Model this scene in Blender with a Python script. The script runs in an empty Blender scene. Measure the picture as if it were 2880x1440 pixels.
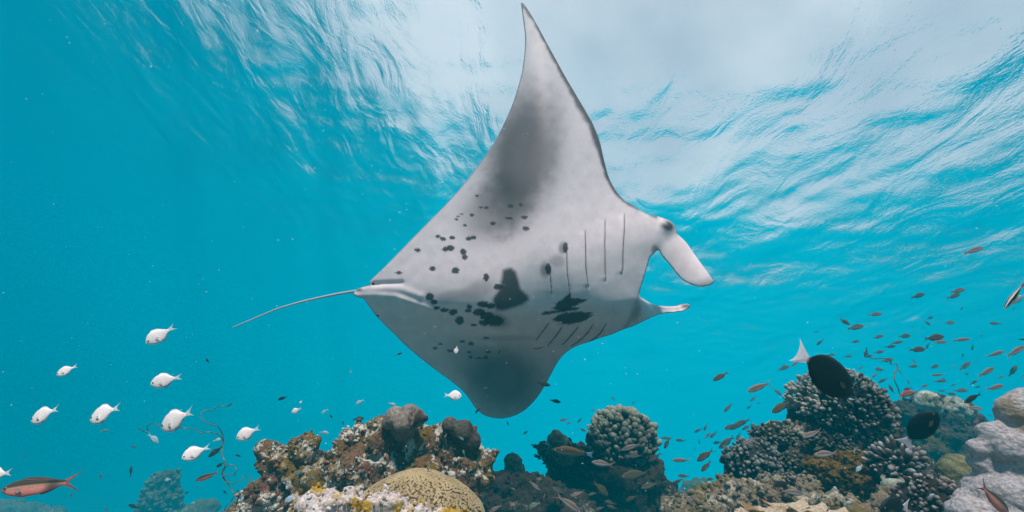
import bpy, bmesh, math, random
import numpy as np
from mathutils import Vector, Matrix, noise, geometry
random.seed(7)
RAD = math.radians
scene = bpy.context.scene
COL = scene.collection

# ------------------------------------------------------------------ camera, world, sun
PITCH, ROLL, TY = 30.5, 17.0, 0.6009          # degrees, degrees, tan(half vertical fov)
cam_data = bpy.data.cameras.new('camera'); cam = bpy.data.objects.new('camera', cam_data)
COL.objects.link(cam); scene.camera = cam
cam_data.sensor_fit = 'HORIZONTAL'; cam_data.angle = 2*math.atan(2*TY)
cam_data.clip_start = 0.02; cam_data.clip_end = 1000
cam.matrix_world = Matrix.Rotation(RAD(90+PITCH), 4, 'X') @ Matrix.Rotation(RAD(ROLL), 4, 'Z')
CM = cam.matrix_world.to_3x3()
RV, UV, FV = CM @ Vector((1,0,0)), CM @ Vector((0,1,0)), CM @ Vector((0,0,-1))
def P(px, py, d):                              # photo pixel + depth along the optical axis -> world point
    return d*(FV + RV*((px-1440)/1440*2*TY) + UV*((720-py)/720*TY))
def M(d): return d*TY/720                      # metres per photo pixel at a depth

SUN_EL, SUN_AZ = 47.0, 203.0                   # azimuth clockwise from +Y (the way the camera looks)
world = bpy.data.worlds.new('World'); scene.world = world; world.use_nodes = True
wn, wl = world.node_tree.nodes, world.node_tree.links
bg = wn['Background']
sky = wn.new('ShaderNodeTexSky'); sky.sky_type = 'NISHITA'; sky.sun_disc = False
sky.sun_elevation = RAD(SUN_EL); sky.sun_rotation = RAD(SUN_AZ); sky.dust_density = 2.0
tc = wn.new('ShaderNodeTexCoord'); mp = wn.new('ShaderNodeMapping'); mp.inputs['Scale'].default_value = (1, 1, 1.6)
cn = wn.new('ShaderNodeTexNoise'); cn.inputs['Scale'].default_value = 1.7; cn.inputs['Detail'].default_value = 6
cr = wn.new('ShaderNodeMapRange'); cr.inputs[1].default_value = 0.30; cr.inputs[2].default_value = 0.62
cr.inputs[3].default_value = 0.35; cr.inputs[4].default_value = 1.0
mx = wn.new('ShaderNodeMix'); mx.data_type = 'RGBA'
wl.new(tc.outputs['Generated'], mp.inputs[0]); wl.new(mp.outputs[0], cn.inputs['Vector'])
wl.new(cn.outputs['Fac'], cr.inputs[0]); wl.new(cr.outputs[0], mx.inputs[0])
wl.new(sky.outputs[0], mx.inputs[6]); mx.inputs[7].default_value = (6.2, 6.3, 6.6, 1)   # bright thin cloud
wl.new(mx.outputs[2], bg.inputs[0]); bg.inputs[1].default_value = 0.1

sun_data = bpy.data.lights.new('sun', 'SUN'); sun = bpy.data.objects.new('sun', sun_data); COL.objects.link(sun)
sun_data.energy = 5.0; sun_data.angle = RAD(5.0); sun_data.color = (1.0, 0.92, 0.86)
sd = Vector((math.sin(RAD(SUN_AZ))*math.cos(RAD(SUN_EL)), math.cos(RAD(SUN_AZ))*math.cos(RAD(SUN_EL)), math.sin(RAD(SUN_EL))))
sun.rotation_euler = sd.to_track_quat('Z', 'Y').to_euler()

scene.render.engine = 'CYCLES'
vs = scene.view_settings
scene.display_settings.display_device = 'sRGB'; vs.view_transform = 'Standard'; vs.look = 'None'
vs.exposure = 1.02; vs.gamma = 1.0; vs.use_curve_mapping = False
cy = scene.cycles
cy.use_denoising = True; cy.denoiser = 'OPENIMAGEDENOISE'
cy.max_bounces = 5; cy.diffuse_bounces = 2; cy.glossy_bounces = 2; cy.transparent_max_bounces = 8; cy.volume_bounces = 1
cy.sample_clamp_indirect = 6
#==LIGHT END

# ------------------------------------------------------------------ helpers
def link(o, parent=None):
    COL.objects.link(o)
    if parent is not None: o.parent = parent
    return o
def tag(o, label=None, cat=None, group=None, kind=None):
    if label: o['label'] = label
    if cat: o['category'] = cat
    if group: o['group'] = group
    if kind: o['kind'] = kind
    return o
def mesh_from(name, V, F, smooth=True):
    me = bpy.data.meshes.new(name); me.from_pydata([tuple(v) for v in V], [], F)
    if smooth: me.polygons.foreach_set('use_smooth', [True]*len(me.polygons))
    me.update(); return me
class NT:                                       # small node-tree writer
    def __init__(s, name):
        s.m = bpy.data.materials.new(name); s.m.use_nodes = True
        s.n, s.l = s.m.node_tree.nodes, s.m.node_tree.links
        s.out = s.n['Material Output']; s.b = s.n['Principled BSDF']
    def new(s, t, **k):
        x = s.n.new(t)
        for a, v in k.items():
            if hasattr(x, a) and not a.startswith('i_'): setattr(x, a, v)
        return x
    def put(s, x, i, v):
        if hasattr(v, 'links') or hasattr(v, 'is_linked'): s.l.new(v, x.inputs[i])
        else: x.inputs[i].default_value = v
    def coord(s, scale=(1,1,1)):
        t = s.n.new('ShaderNodeTexCoord'); m = s.n.new('ShaderNodeMapping'); m.inputs['Scale'].default_value = scale
        s.l.new(t.outputs['Object'], m.inputs[0]); return m.outputs[0]
    def noise(s, vec, scale, detail=4, rough=0.55, dist=0.0, out='Fac'):
        x = s.n.new('ShaderNodeTexNoise'); s.l.new(vec, x.inputs['Vector'])
        x.inputs['Scale'].default_value = scale; x.inputs['Detail'].default_value = detail
        x.inputs['Roughness'].default_value = rough; x.inputs['Distortion'].default_value = dist
        return x.outputs[out]
    def voro(s, vec, scale, feature='F1', out='Distance'):
        x = s.n.new('ShaderNodeTexVoronoi'); x.feature = feature; s.l.new(vec, x.inputs['Vector'])
        x.inputs['Scale'].default_value = scale; return x.outputs[out]
    def rng(s, v, a, b, c=0.0, d=1.0):
        x = s.n.new('ShaderNodeMapRange'); s.l.new(v, x.inputs[0])
        for i, q in enumerate((a, b, c, d)): x.inputs[i+1].default_value = q
        return x.outputs[0]
    def math(s, op, a, b=0.0):
        x = s.n.new('ShaderNodeMath'); x.operation = op; s.put(x, 0, a); s.put(x, 1, b); return x.outputs[0]
    def mix(s, f, a, b):
        x = s.n.new('ShaderNodeMix'); x.data_type = 'RGBA'
        s.put(x, 0, f); s.put(x, 6, a if not isinstance(a, tuple) else (*a[:3], 1)); s.put(x, 7, b if not isinstance(b, tuple) else (*b[:3], 1))
        return x.outputs[2]
    def ramp(s, v, stops):
        x = s.n.new('ShaderNodeValToRGB'); s.l.new(v, x.inputs[0]); e = x.color_ramp.elements
        while len(e) < len(stops): e.new(0.5)
        for q, (p, c) in zip(e, stops): q.position = p; q.color = (*c, 1)
        return x.outputs[0]
    def bump(s, h, strength=0.5, dist=0.01, normal=None):
        x = s.n.new('ShaderNodeBump'); x.inputs['Strength'].default_value = strength; x.inputs['Distance'].default_value = dist
        s.l.new(h, x.inputs['Height'])
        if normal is not None: s.l.new(normal, x.inputs['Normal'])
        return x.outputs[0]
    def fin(s, color=None, rough=0.7, normal=None, spec=0.3):
        if color is not None: s.put(s.b, 'Base Color', color if not isinstance(color, tuple) else (*color[:3], 1))
        s.put(s.b, 'Roughness', rough); s.b.inputs['Specular IOR Level'].default_value = spec
        if normal is not None: s.l.new(normal, s.b.inputs['Normal'])
        return s.m

# ------------------------------------------------------------------ water surface, open water, seabed
SURF_Z = 17.0
def axis(near, step, far):
    a = [0.0]; st = step
    while a[-1] < far:
        if a[-1] > near: st *= 1.12
        a.append(a[-1]+st)
    return np.array([-x for x in a[:0:-1]] + a)
def make_surface():
    xs, ys = axis(24, 0.22, 200), axis(24, 0.22, 200) + 12
    X, Y = np.meshgrid(xs, ys); Z = np.zeros_like(X); rs = np.random.RandomState(3)
    for i in range(46):                         # a sum of small wind waves with a main direction
        lam = 0.55*(1.13**i) if i < 22 else 0.5*(1.16**(i-22))
        lam = min(lam*1.4, 9.0)
        th = RAD(35) + rs.normal(0, 0.55); k = 2*math.pi/lam
        Z += 0.0058*lam**0.95*np.sin(k*(X*math.cos(th)+Y*math.sin(th)) + rs.uniform(0, 6.28))*(0.6+0.4*np.sin(X*0.3+i)*np.sin(Y*0.37+2*i))
    fade = np.clip(1.3-np.hypot(X, Y-8)/60, 0, 1)
    V = np.stack([X, Y, SURF_Z + Z*fade], -1).reshape(-1, 3)
    nx, ny = len(xs), len(ys)
    F = [(j*nx+i, j*nx+i+1, (j+1)*nx+i+1, (j+1)*nx+i) for j in range(ny-1) for i in range(nx-1)]
    t = NT('sea_surface'); t.n.remove(t.b)
    c = t.coord((1,1,1))
    mp_ = t.n.new('ShaderNodeMapping'); t.l.new(c, mp_.inputs[0]); mp_.inputs['Rotation'].default_value = (0,0,RAD(-35)); mp_.inputs['Scale'].default_value = (1.0, 0.55, 1)
    n1 = t.noise(mp_.outputs[0], 0.48, 5, 0.47, 1.0); n2 = t.noise(mp_.outputs[0], 17.0, 1, 0.5, 0.0)
    nb = t.bump(t.math('ADD', n1, t.math('MULTIPLY', n2, 0.085)), 1.0, 0.19)
    fr = t.n.new('ShaderNodeFresnel'); fr.inputs['IOR'].default_value = 1.333; t.l.new(nb, fr.inputs['Normal'])
    tr = t.n.new('ShaderNodeBsdfTransparent'); gl = t.n.new('ShaderNodeBsdfGlossy'); gl.inputs['Roughness'].default_value = 0.02
    t.l.new(nb, gl.inputs['Normal']); ms = t.n.new('ShaderNodeMixShader')
    t.l.new(fr.outputs[0], ms.inputs[0]); t.l.new(tr.outputs[0], ms.inputs[1]); t.l.new(gl.outputs[0], ms.inputs[2])
    t.l.new(ms.outputs[0], t.out.inputs['Surface'])
    o = bpy.data.objects.new('water_surface', mesh_from('water_surface', V, F)); o.data.materials.append(t.m)
    tag(link(o), kind='structure'); return o
make_surface()

def make_haze():
    bm = bmesh.new(); bmesh.ops.create_cube(bm, size=1)
    zlo, zhi = -26.0, SURF_Z+1.0
    for v in bm.verts: v.co = Vector((v.co.x*420, v.co.y*420+8, zlo if v.co.z < 0 else zhi))
    me = bpy.data.meshes.new('haze'); bm.to_mesh(me); bm.free()
    m = bpy.data.materials.new('clear_tropical_water'); m.use_nodes = True
    n, l = m.node_tree.nodes, m.node_tree.links; n.remove(n['Principled BSDF'])
    v = n.new('ShaderNodeVolumePrincipled'); v.inputs['Color'].default_value = (0.0, 0.55, 0.76, 1)
    v.inputs['Absorption Color'].default_value = (0, 0, 0, 1)
    v.inputs['Density'].default_value = 0.032; v.inputs['Anisotropy'].default_value = -0.42
    l.new(v.outputs[0], n['Material Output'].inputs['Volume'])
    me.materials.append(m); o = bpy.data.objects.new('haze', me); tag(link(o), kind='stuff')
make_haze()

def seabed_z(x, y):
    r = math.hypot((x-1.4)*0.85, y-2.0)
    s = min(max((r-2.6)/7.0, 0), 1); s = s*s*(3-2*s)
    return -0.80 + 0.22*min(max(x, -1.5), 5) - 5.6*s - 12.0*min(max((r-8)/30, 0), 1) + 0.10*noise.fractal(Vector((x*0.9, y*0.9, 0)), 1.0, 2.0, 4)*(1+2*s)
def make_seabed():
    xs, ys = axis(7, 0.12, 190), axis(7, 0.12, 190) + 4
    nx, ny = len(xs), len(ys)
    V = [(x, y, seabed_z(x, y)) for y in ys for x in xs]
    F = [(j*nx+i, j*nx+i+1, (j+1)*nx+i+1, (j+1)*nx+i) for j in range(ny-1) for i in range(nx-1)]
    t = NT('seabed_rubble'); c = t.coord()
    col = t.ramp(t.noise(c, 6, 8, 0.7), [(0.3, (0.05,0.045,0.03)), (0.5, (0.16,0.14,0.10)), (0.7, (0.36,0.33,0.27))])
    sx = t.n.new('ShaderNodeSeparateXYZ'); t.l.new(c, sx.inputs[0])      # rubble on the reef's foot, pale coral sand further down
    f = t.math('ADD', sx.outputs[2], t.math('MULTIPLY', t.noise(c, 0.8, 4), 2.0))
    col = t.mix(t.rng(f, -3.4, -2.2), t.ramp(t.noise(c, 2, 6, 0.6), [(0.3, (0.13,0.128,0.11)), (0.7, (0.21,0.205,0.18))]), col)
    m = t.fin(col, 0.9, t.bump(t.noise(c, 25, 8, 0.7), 0.9, 0.03))
    o = bpy.data.objects.new('seabed', mesh_from('seabed', V, F)); o.data.materials.append(m)
    tag(link(o), kind='structure')
make_seabed()

# ------------------------------------------------------------------ manta ray
OUT = [(1465,7),(1471,51),(1478,107),(1475,158),(1468,205),(1454,256),(1440,298),(1419,345),(1394,396),(1361,445),(1324,494),(1282,545),
 (1245,585),(1205,625),(1147,684),(1085,748),(1042,789),(1037,797),(1046,802),(1028,805),(1006,812),(993,824),(996,832),(1010,837),(1024,840),(1028,848),
 (1038,862),(1055,885),(1080,912),(1102,933),(1141,972),(1186,1011),(1231,1045),(1270,1073),(1303,1100),(1326,1131),(1334,1145),(1359,1168),
 (1387,1176),(1415,1178),(1449,1169),(1477,1154),(1505,1126),(1527,1095),(1544,1064),(1566,1022),(1588,994),(1616,975),(1650,964),(1689,950),
 (1723,940),(1753,926),(1783,917),(1809,904),(1833,892),(1856,883),(1886,879),(1915,877),(1927,872),(1938,867),(1942,860),(1935,854),(1918,855),
 (1901,861),(1877,862),(1853,860),(1836,856),(1818,846),(1796,832),(1802,811),(1814,772),(1821,749),(1827,725),(1839,713),(1852,701),(1865,724),
 (1883,744),(1901,767),(1915,783),(1936,797),(1957,805),(1974,807),(1995,803),(2009,795),(1995,772),(1971,740),(1951,712),(1930,681),(1917,669),
 (1904,657),(1901,643),(1896,631),(1883,620),(1865,613),(1845,607),(1821,604),(1797,590),(1777,576),(1757,566),(1734,540),(1713,503),(1699,452),
 (1687,396),(1668,349),(1650,317),(1622,270),(1589,214),(1561,163),(1533,112),(1505,60),(1482,23),(1470,8)]
SPOTS = [(1232,665,7,4),(1246,672,9,7),(1272,669,9,5),(1319,671,8,6),(1331,668,8,5),(1253,701,9,7),(1268,698,10,8),(1303,708,9,9),(1307,724,8,7),
 (1174,703,9,5),(1122,767,11,4),(1216,756,9,7),(1281,761,11,9),(1367,780,8,11),(1400,806,12,8),(1208,835,12,11),(1221,849,10,7),(1228,866,9,5),
 (1250,872,12,6),(1274,878,13,9),(1293,901,13,12),(1320,863,8,7),(1316,874,10,5),(1358,855,16,9),(1380,860,12,9),(1347,878,18,10),(1369,888,20,12),
 (1391,902,26,15),(1363,908,16,8),(1333,914,8,4),(1479,643,10,6),(1386,628,8,5),(1307,634,6,3),(1341,551,5,4),(1354,583,7,3),(1368,585,8,4),
 (1436,580,9,5),(1465,576,7,4),(1327,605,6,4),(1432,614,11,4),(1475,611,9,5),(1289,609,5,3),(1298,602,5,3),(1284,617,5,3),(1224,979,8,4),(1238,968,6,3),
 (1301,960,8,4),(1325,967,9,5),(1368,951,9,3),(1267,986,12,3),(1320,990,7,4),(1373,990,8,4),(1324,1004,7,5),(1345,1008,12,3),(1367,1005,7,4),
 (1542,757,8,17),(1590,697,7,15)]
PATCHES = [([(1413.6, 759.7), (1436.0, 752.8), (1450.0, 762.5), (1458.4, 787.7), (1463.9, 812.8), (1486.3, 832.4), (1487.7, 843.6), (1469.5, 857.6), (1436.0, 868.7), (1413.6, 874.3), (1396.9, 872.9), (1389.9, 860.4), (1387.1, 838.0), (1402.5, 815.6), (1410.8, 787.7)], 7, 0.93), ([(1559.9, 853.5), (1583.2, 841.1), (1598.8, 827.1), (1604.0, 823.4), (1607.5, 838.0), (1629.8, 838.0), (1653.1, 843.2), (1636.0, 851.9), (1617.4, 859.7), (1592.5, 870.6), (1573.9, 872.1), (1552.2, 869.0), (1564.6, 859.7)], 1.8, 0.95), ([(1521.1, 884.5), (1533.5, 876.8), (1561.5, 873.7), (1598.8, 865.9), (1636.0, 864.3), (1617.4, 872.1), (1573.9, 878.3), (1539.8, 884.5)], 1.8, 0.95), ([(1552.2, 900.1), (1567.7, 886.1), (1592.5, 879.9), (1632.9, 876.8), (1673.3, 878.3), (1657.8, 884.5), (1667.1, 886.1), (1648.4, 898.5), (1629.8, 906.3), (1601.9, 912.5), (1567.7, 914.0), (1580.1, 906.3), (1561.5, 904.7)], 1.8, 0.95)]   # outline, softness in pixels, strength
SOFT = [  # x, y, rx, ry, angle, strength : patches that fade out slowly
 (1472,440,104,205,12,0.84),(1400,585,115,80,-40,0.55),(1267,834,46,18,-10,0.3),
 (1344,816,52,28,-25,0.35),(1395,900,40,22,15,0.5),(1532,758,14,22,0,0.6),(1582,697,11,18,0,0.6),(1568,734,22,18,0,0.35),(1415,1065,105,95,15,0.72),
 (1330,1020,90,55,35,0.35),(1878,634,20,15,15,0.95),(1842,702,11,14,0,0.6),(1932,861,18,7,0,0.85),(1880,868,40,5,0,0.5),(1788,878,14,30,20,0.45),(1420,951,90,9,0,0.25)]
GILLS = [[(1546,739),(1548,777),(1552,827)],[(1594,684),(1594,715),(1595,762),(1600,802),(1604,830)],[(1646,650),(1647,690),(1648,759),(1655,808)],
 [(1702,619),(1701,684),(1702,759),(1704,791)],[(1756,602),(1757,634),(1752,703),(1752,756),(1747,771)],
 [(1544,908),(1520,940),(1506,959)],[(1580,920),(1568,939),(1540,973)],[(1626,919),(1611,939),(1581,970)],[(1667,914),(1652,937),(1629,960),(1606,973)],
 [(1704,910),(1693,932),(1673,952),(1654,962)]]
RIDGES = [([(1600,836),(1660,806),(1704,791),(1750,770),(1790,745)],14,0.002),([(995,833),(1050,829),(1110,833),(1160,851),(1215,873)],9,0.018),
 ([(1020,816),(1080,812),(1130,814),(1180,832)],11,0.013),([(1050,800),(1080,797),(1130,795)],6,-0.022),([(1056,888),(1100,886),(1160,883)],5,-0.014),
 ([(1040,850),(1090,860),(1150,868)],14,0.012)]
def resample(pts, step, closed=True):
    out = []; n = len(pts)
    for i in range(n if closed else n-1):
        a, b = np.array(pts[i], float), np.array(pts[(i+1) % n], float); k = max(1, int(np.hypot(*(b-a))/step))
        for j in range(k): out.append(a+(b-a)*j/k)
    if not closed: out.append(np.array(pts[-1], float))
    return np.array(out)
def chaikin(pts, closed=True, it=1):
    for _ in range(it):
        q = []; n = len(pts)
        if not closed: q.append(pts[0])
        for i in range(n if closed else n-1):
            a, b = np.array(pts[i], float), np.array(pts[(i+1) % n], float)
            q += [tuple(a*.8+b*.2), tuple(a*.2+b*.8)]
        if not closed: q.append(pts[-1])
        pts = q
    return pts
def seg_dist(p, poly, closed=True):             # p (N,2) distances to a polyline
    A = np.array(poly, float); B = np.roll(A, -1, 0)
    if not closed: A, B = A[:-1], B[:-1]
    best = np.full(len(p), 1e9)
    for a, b in zip(A, B):
        ab = b-a; t = np.clip(((p-a)@ab)/max(ab@ab, 1e-9), 0, 1)
        best = np.minimum(best, np.hypot(*(p-(a+t[:, None]*ab)).T))
    return best
def smooth01(x): x = np.clip(x, 0, 1); return x*x*(3-2*x)
MD = 3.3
def manta_mid(p):                               # depth of the middle sheet: both wings sweep back from the belly line
    x, y = p[:, 0], p[:, 1]
    mid = np.interp(x, [990,1100,1250,1400,1600,1700,1810,1900,2010], [828,834,846,855,858,850,826,800,770])
    e = mid-y; up, dn = np.clip(e, 0, None), np.clip(-e, 0, None)
    d = MD + 0.00118*up*up/(up+220) + 0.0052*dn*dn/(dn+170) + 0.25*np.clip((1450-x)/450, 0, 1)**1.5
    lobe_u = smooth01((x-1850)/150)*(y < 818); d = d + lobe_u*(-0.10+0.0013*(715-y))
    lobe_l = smooth01((x-1790)/120)*(y > 828); d = d + lobe_l*(0.25+0.0055*(868-y))
    return d
def thick(dist): return 0.46*(1-np.exp(-(dist/210)**1.25)) + 0.006
def manta_front(p, t):
    z = manta_mid(p) - 0.60*t
    for pts, w, a in RIDGES:
        z = z - a*np.exp(-(seg_dist(p, pts, False)/w)**2)
    z = z - 0.030*np.exp(-np.hypot((p[:, 0]-1880)/22, (p[:, 1]-636)/20)**2)     # eye bulge, then the fold at the fin's root
    z = z + 0.004*np.exp(-(seg_dist(p, [(1910,655),(1880,675),(1852,700)], False)/14)**2)
    for g in GILLS:                             # each gill opens as a shallow groove with a lip
        dd = seg_dist(p, chaikin(g, False), False); z = z + 0.004*np.exp(-(dd/3.5)**2)
        gq = np.array(g, float); nx_ = np.interp(p[:, 1], np.sort(gq[:, 1]), gq[np.argsort(gq[:, 1]), 0]); sg = nx_-p[:, 0]; lip = (sg > 0)*(sg < 60)*(p[:, 1] > gq[:, 1].min()-4)*(p[:, 1] < gq[:, 1].max()+4)
        z = z - 0.011*np.exp(-np.clip(sg, 0, 99)/11.0)*lip*smooth01((p[:, 1]-gq[:, 1].min()+4)/16)*smooth01((gq[:, 1].max()+4-p[:, 1])/16)
    return z, t
def manta_color(p, dist, front):
    n = len(p); x, y = p[:, 0], p[:, 1]
    base = np.tile(np.array([0.93, 0.735, 0.735]), (n, 1)); dark = np.zeros(n)
    jit = np.array([noise.fractal(Vector((a*.035, b*.035, 0)), 1, 2, 3) for a, b in p])
    jit2 = np.array([noise.noise(Vector((a*.35, b*.35, 5))) for a, b in p])
    for (cx, cy, rx, ry, an, s) in SOFT:
        c, q = math.cos(RAD(an)), math.sin(RAD(an)); u, v = (x-cx)*c+(y-cy)*q, -(x-cx)*q+(y-cy)*c
        r = np.hypot(u/rx, v/ry)*(1-0.15*jit)
        dark = 1-(1-dark)*(1-s*(1-smooth01((r-0.45)/0.95)))
    for (cx, cy, rx, ry) in SPOTS:
        r = np.hypot((x-cx)/rx, (y-cy)/ry)+0.28*jit2+0.15*jit
        dark = 1-(1-dark)*(1-0.93*(1-smooth01((r-0.88)/0.25)))
    for poly, w, s in PATCHES:
        near = (np.abs(x-np.mean([q[0] for q in poly])) < 90) & (np.abs(y-np.mean([q[1] for q in poly])) < 90); pp = p[near]
        ins = np.zeros(len(pp), bool)
        for (ax, ay), (bx, by) in zip(poly, poly[1:]+poly[:1]):
            c = (ay > pp[:, 1]) != (by > pp[:, 1]); xi = (bx-ax)*(pp[:, 1]-ay)/((by-ay) or 1e-9)+ax; ins ^= c & (pp[:, 0] < xi)
        sdist = seg_dist(pp, poly)*np.where(ins, 1, -1) + 3.0*jit2[near] + 2.0*jit[near]
        dark[near] = 1-(1-dark[near])*(1-s*smooth01((sdist+w)/(2*w)))
    if not front: dark[:] = 1
    lead = seg_dist(p, [(1468,8),(1505,60),(1561,163),(1622,270),(1668,349),(1699,452),(1713,503),(1734,540),(1777,576),(1845,607)], False)
    w = 8+8*np.exp(-((y-320)/130)**2)
    if front: dark = np.maximum(dark, 0.88*(1-smooth01((lead+3*jit-w*0.4)/w)))
    dark = np.maximum(dark, 0.55*(1-smooth01((dist-0.2)/3.0)*(1 if front else 0)) if front else dark)
    tip = 1-smooth01(np.hypot((x-1008)/18, (y-815)/7)); dark = np.maximum(dark, 0.9*tip)
    for g in GILLS:
        dd = seg_dist(p, chaikin(g, False), False); dark = np.maximum(dark, 0.30*np.exp(-(dd/2.2)**2))
    lobe = smooth01((x-1880)/60)*(y < 815)*(y > 655); dark = dark*(1-0.9*lobe)
    cl = seg_dist(p, [(1796,832),(1786,870),(1770,905),(1755,926)], False); dark = np.maximum(dark, 0.42*np.exp(-(cl/7)**2)*(y > 826))  # shading of the fold at the lower head fin's root, painted into the skin
    wl_ = smooth01((x-1795)/30)*(y > 826); base = base*(1+0.12*wl_)[:, None]; dark = dark*(1-0.5*wl_*(x < 1900))
    col = base*(1-dark[:, None]) + np.array([0.030, 0.026, 0.030])*dark[:, None]
    col *= (1+0.10*jit+0.05*jit2)[:, None]
    return np.clip(col, 0.01, 1)
def set_color(me, cols):
    a = me.color_attributes.new('tint', 'FLOAT_COLOR', 'POINT')
    a.data.foreach_set('color', np.concatenate([cols, np.ones((len(cols), 1))], 1).astype(np.float32).ravel())
def skin_mat(name, rough=0.5, bump=0.15, spec=0.3, scale=60, trans=0.0):
    t = NT(name); v = t.n.new('ShaderNodeVertexColor'); v.layer_name = 'tint'; c = t.coord()
    n = t.noise(c, scale, 5, 0.6)
    col = t.mix(t.rng(n, 0.25, 0.75, 0.0, 0.10), v.outputs[0], t.mix(0.5, v.outputs[0], (0.05,0.05,0.06)))
    return t.fin(col, rough, t.bump(n, bump, 0.01), spec)
def make_manta():
    bd = resample(chaikin(OUT), 4.0)
    rs = np.random.RandomState(1)
    gx, gy = np.meshgrid(np.arange(990, 2012, 3.3), np.arange(5, 1182, 3.3)); gx = gx + (np.arange(gx.shape[0]) % 2)[:, None]*1.65
    g = np.stack([gx.ravel(), gy.ravel()], 1)
    ins = np.zeros(len(g), bool); A = bd; B = np.roll(bd, -1, 0)
    for a, b in zip(A, B):
        c = ((a[1] > g[:, 1]) != (b[1] > g[:, 1]))
        if c.any():
            xi = (b[0]-a[0])*(g[:, 1]-a[1])/(b[1]-a[1]+1e-12)+a[0]; ins ^= c & (g[:, 0] < xi)
    g = g[ins]; g = g[seg_dist(g, bd) > 1.6]
    pts = np.concatenate([bd, g]); nb = len(bd)
    V2, E, F, ov, oe, of = geometry.delaunay_2d_cdt([Vector((a, -b)) for a, b in pts], [(i, (i+1) % nb) for i in range(nb)], [], 1, 1e-4)
    p = np.array([(v.x, -v.y) for v in V2]); dist = seg_dist(p, bd)
    onb = dist < 0.05
    ed = np.array(E); deg = np.bincount(ed.ravel(), minlength=len(p))[:, None].ravel(); t = thick(dist); t0 = t.copy()
    for _ in range(220):                           # even out the crease that a plain distance field leaves along its spine
        s_ = np.bincount(ed[:, 0], t[ed[:, 1]], len(p)) + np.bincount(ed[:, 1], t[ed[:, 0]], len(p)); t = 0.4*t+0.6*s_/np.maximum(deg, 1); t[onb] = t0[onb]
    t = t*(1-0.65*smooth01((p[:, 0]-1850)/60)); zf, t = manta_front(p, t); zm = manta_mid(p)
    z_b = zm + 0.40*t; zf[onb] = zm[onb]
    V = [P(a, b, z) for (a, b), z in zip(p, zf)]; cols = manta_color(p, dist, True)
    idx = {}
    for i in range(len(p)):
        if onb[i]: idx[i] = i
        else: idx[i] = len(V); V.append(P(p[i][0], p[i][1], z_b[i]))
    cb = np.zeros((len(V), 3)); cb[:len(p)] = cols; cb[len(p):] = (0.03, 0.032, 0.038)
    faces = [tuple(f) for f in F] + [tuple(idx[i] for i in reversed(f)) for f in F]
    me = mesh_from('manta_ray', V, faces); set_color(me, cb); me.materials.append(skin_mat('manta_skin', 0.42, 0.04, 0.35, 14))
    bm = bmesh.new(); bm.from_mesh(me); bmesh.ops.recalc_face_normals(bm, faces=bm.faces); bm.to_mesh(me); bm.free()
    o = bpy.data.objects.new('manta_ray', me); link(o)
    tag(o, 'large manta ray banking with its white, dark spotted belly to the viewer', 'manta ray')
    # whip tail
    tp = chaikin([(1030,818),(1000,818),(930,830),(850,848),(780,868),(710,898),(654,921)], False, 2)
    tv, tf, tcol = [], [], []; k = len(tp)
    for i, (a, b) in enumerate(tp):
        f = i/(k-1); r = 3.6*(1-f)**0.7+1.1; c0 = P(a, b, 3.62+0.2*f)
        for q in range(8):
            an = 2*math.pi*q/8; tv.append(c0 + (UV*math.cos(an)+FV*math.sin(an))*r*M(3.62)); s = -math.cos(an)
            tcol.append((0.60, 0.62, 0.64) if s > -0.75 else (0.12, 0.13, 0.14))
        if i:
            for q in range(8): tf.append(((i-1)*8+q, (i-1)*8+(q+1) % 8, i*8+(q+1) % 8, i*8+q))
    tf.append(tuple(range(8))); tf.append(tuple(range((k-1)*8, k*8)))
    tm = mesh_from('tail', tv, tf); set_color(tm, np.array(tcol)); tm.materials.append(skin_mat('manta_tail_skin'))
    link(bpy.data.objects.new('tail', tm), o)
    # gill slits: a thin dark lip lying in each groove
    gm = NT('gill_slit_flesh').fin((0.075, 0.045, 0.045), 0.5)
    for gi, gl in enumerate(GILLS):
        q = np.array(chaikin(gl, False, 2)); q = resample(q, 5, False); near = [int(np.argmin(np.hypot(*(p-w_).T))) for w_ in q]; zz, _ = manta_front(q, t[near])
        gv, gf = [], []; m_ = len(q); wid = 0.7 if gi < 5 else 1.3
        for i in range(m_):
            f = i/(m_-1); w = wid*(math.sin(math.pi*min(max(f, .04), .96)))**0.5
            d0 = q[min(i+1, m_-1)]-q[max(i-1, 0)]; d0 = d0/np.hypot(*d0); nn = np.array((-d0[1], d0[0]))
            for s, up in ((-1, 0.004), (0, -0.004), (1, 0.004)):
                pp = q[i]+nn*w*s; gv.append(P(pp[0], pp[1], zz[i]+up*0.5-0.010))
            if i:
                for c in (0, 1): gf.append(((i-1)*3+c, (i-1)*3+c+1, i*3+c+1, i*3+c))
        me2 = mesh_from('gill_slit', gv, gf); me2.materials.append(gm); link(bpy.data.objects.new('gill_slit', me2), o)
make_manta()

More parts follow.
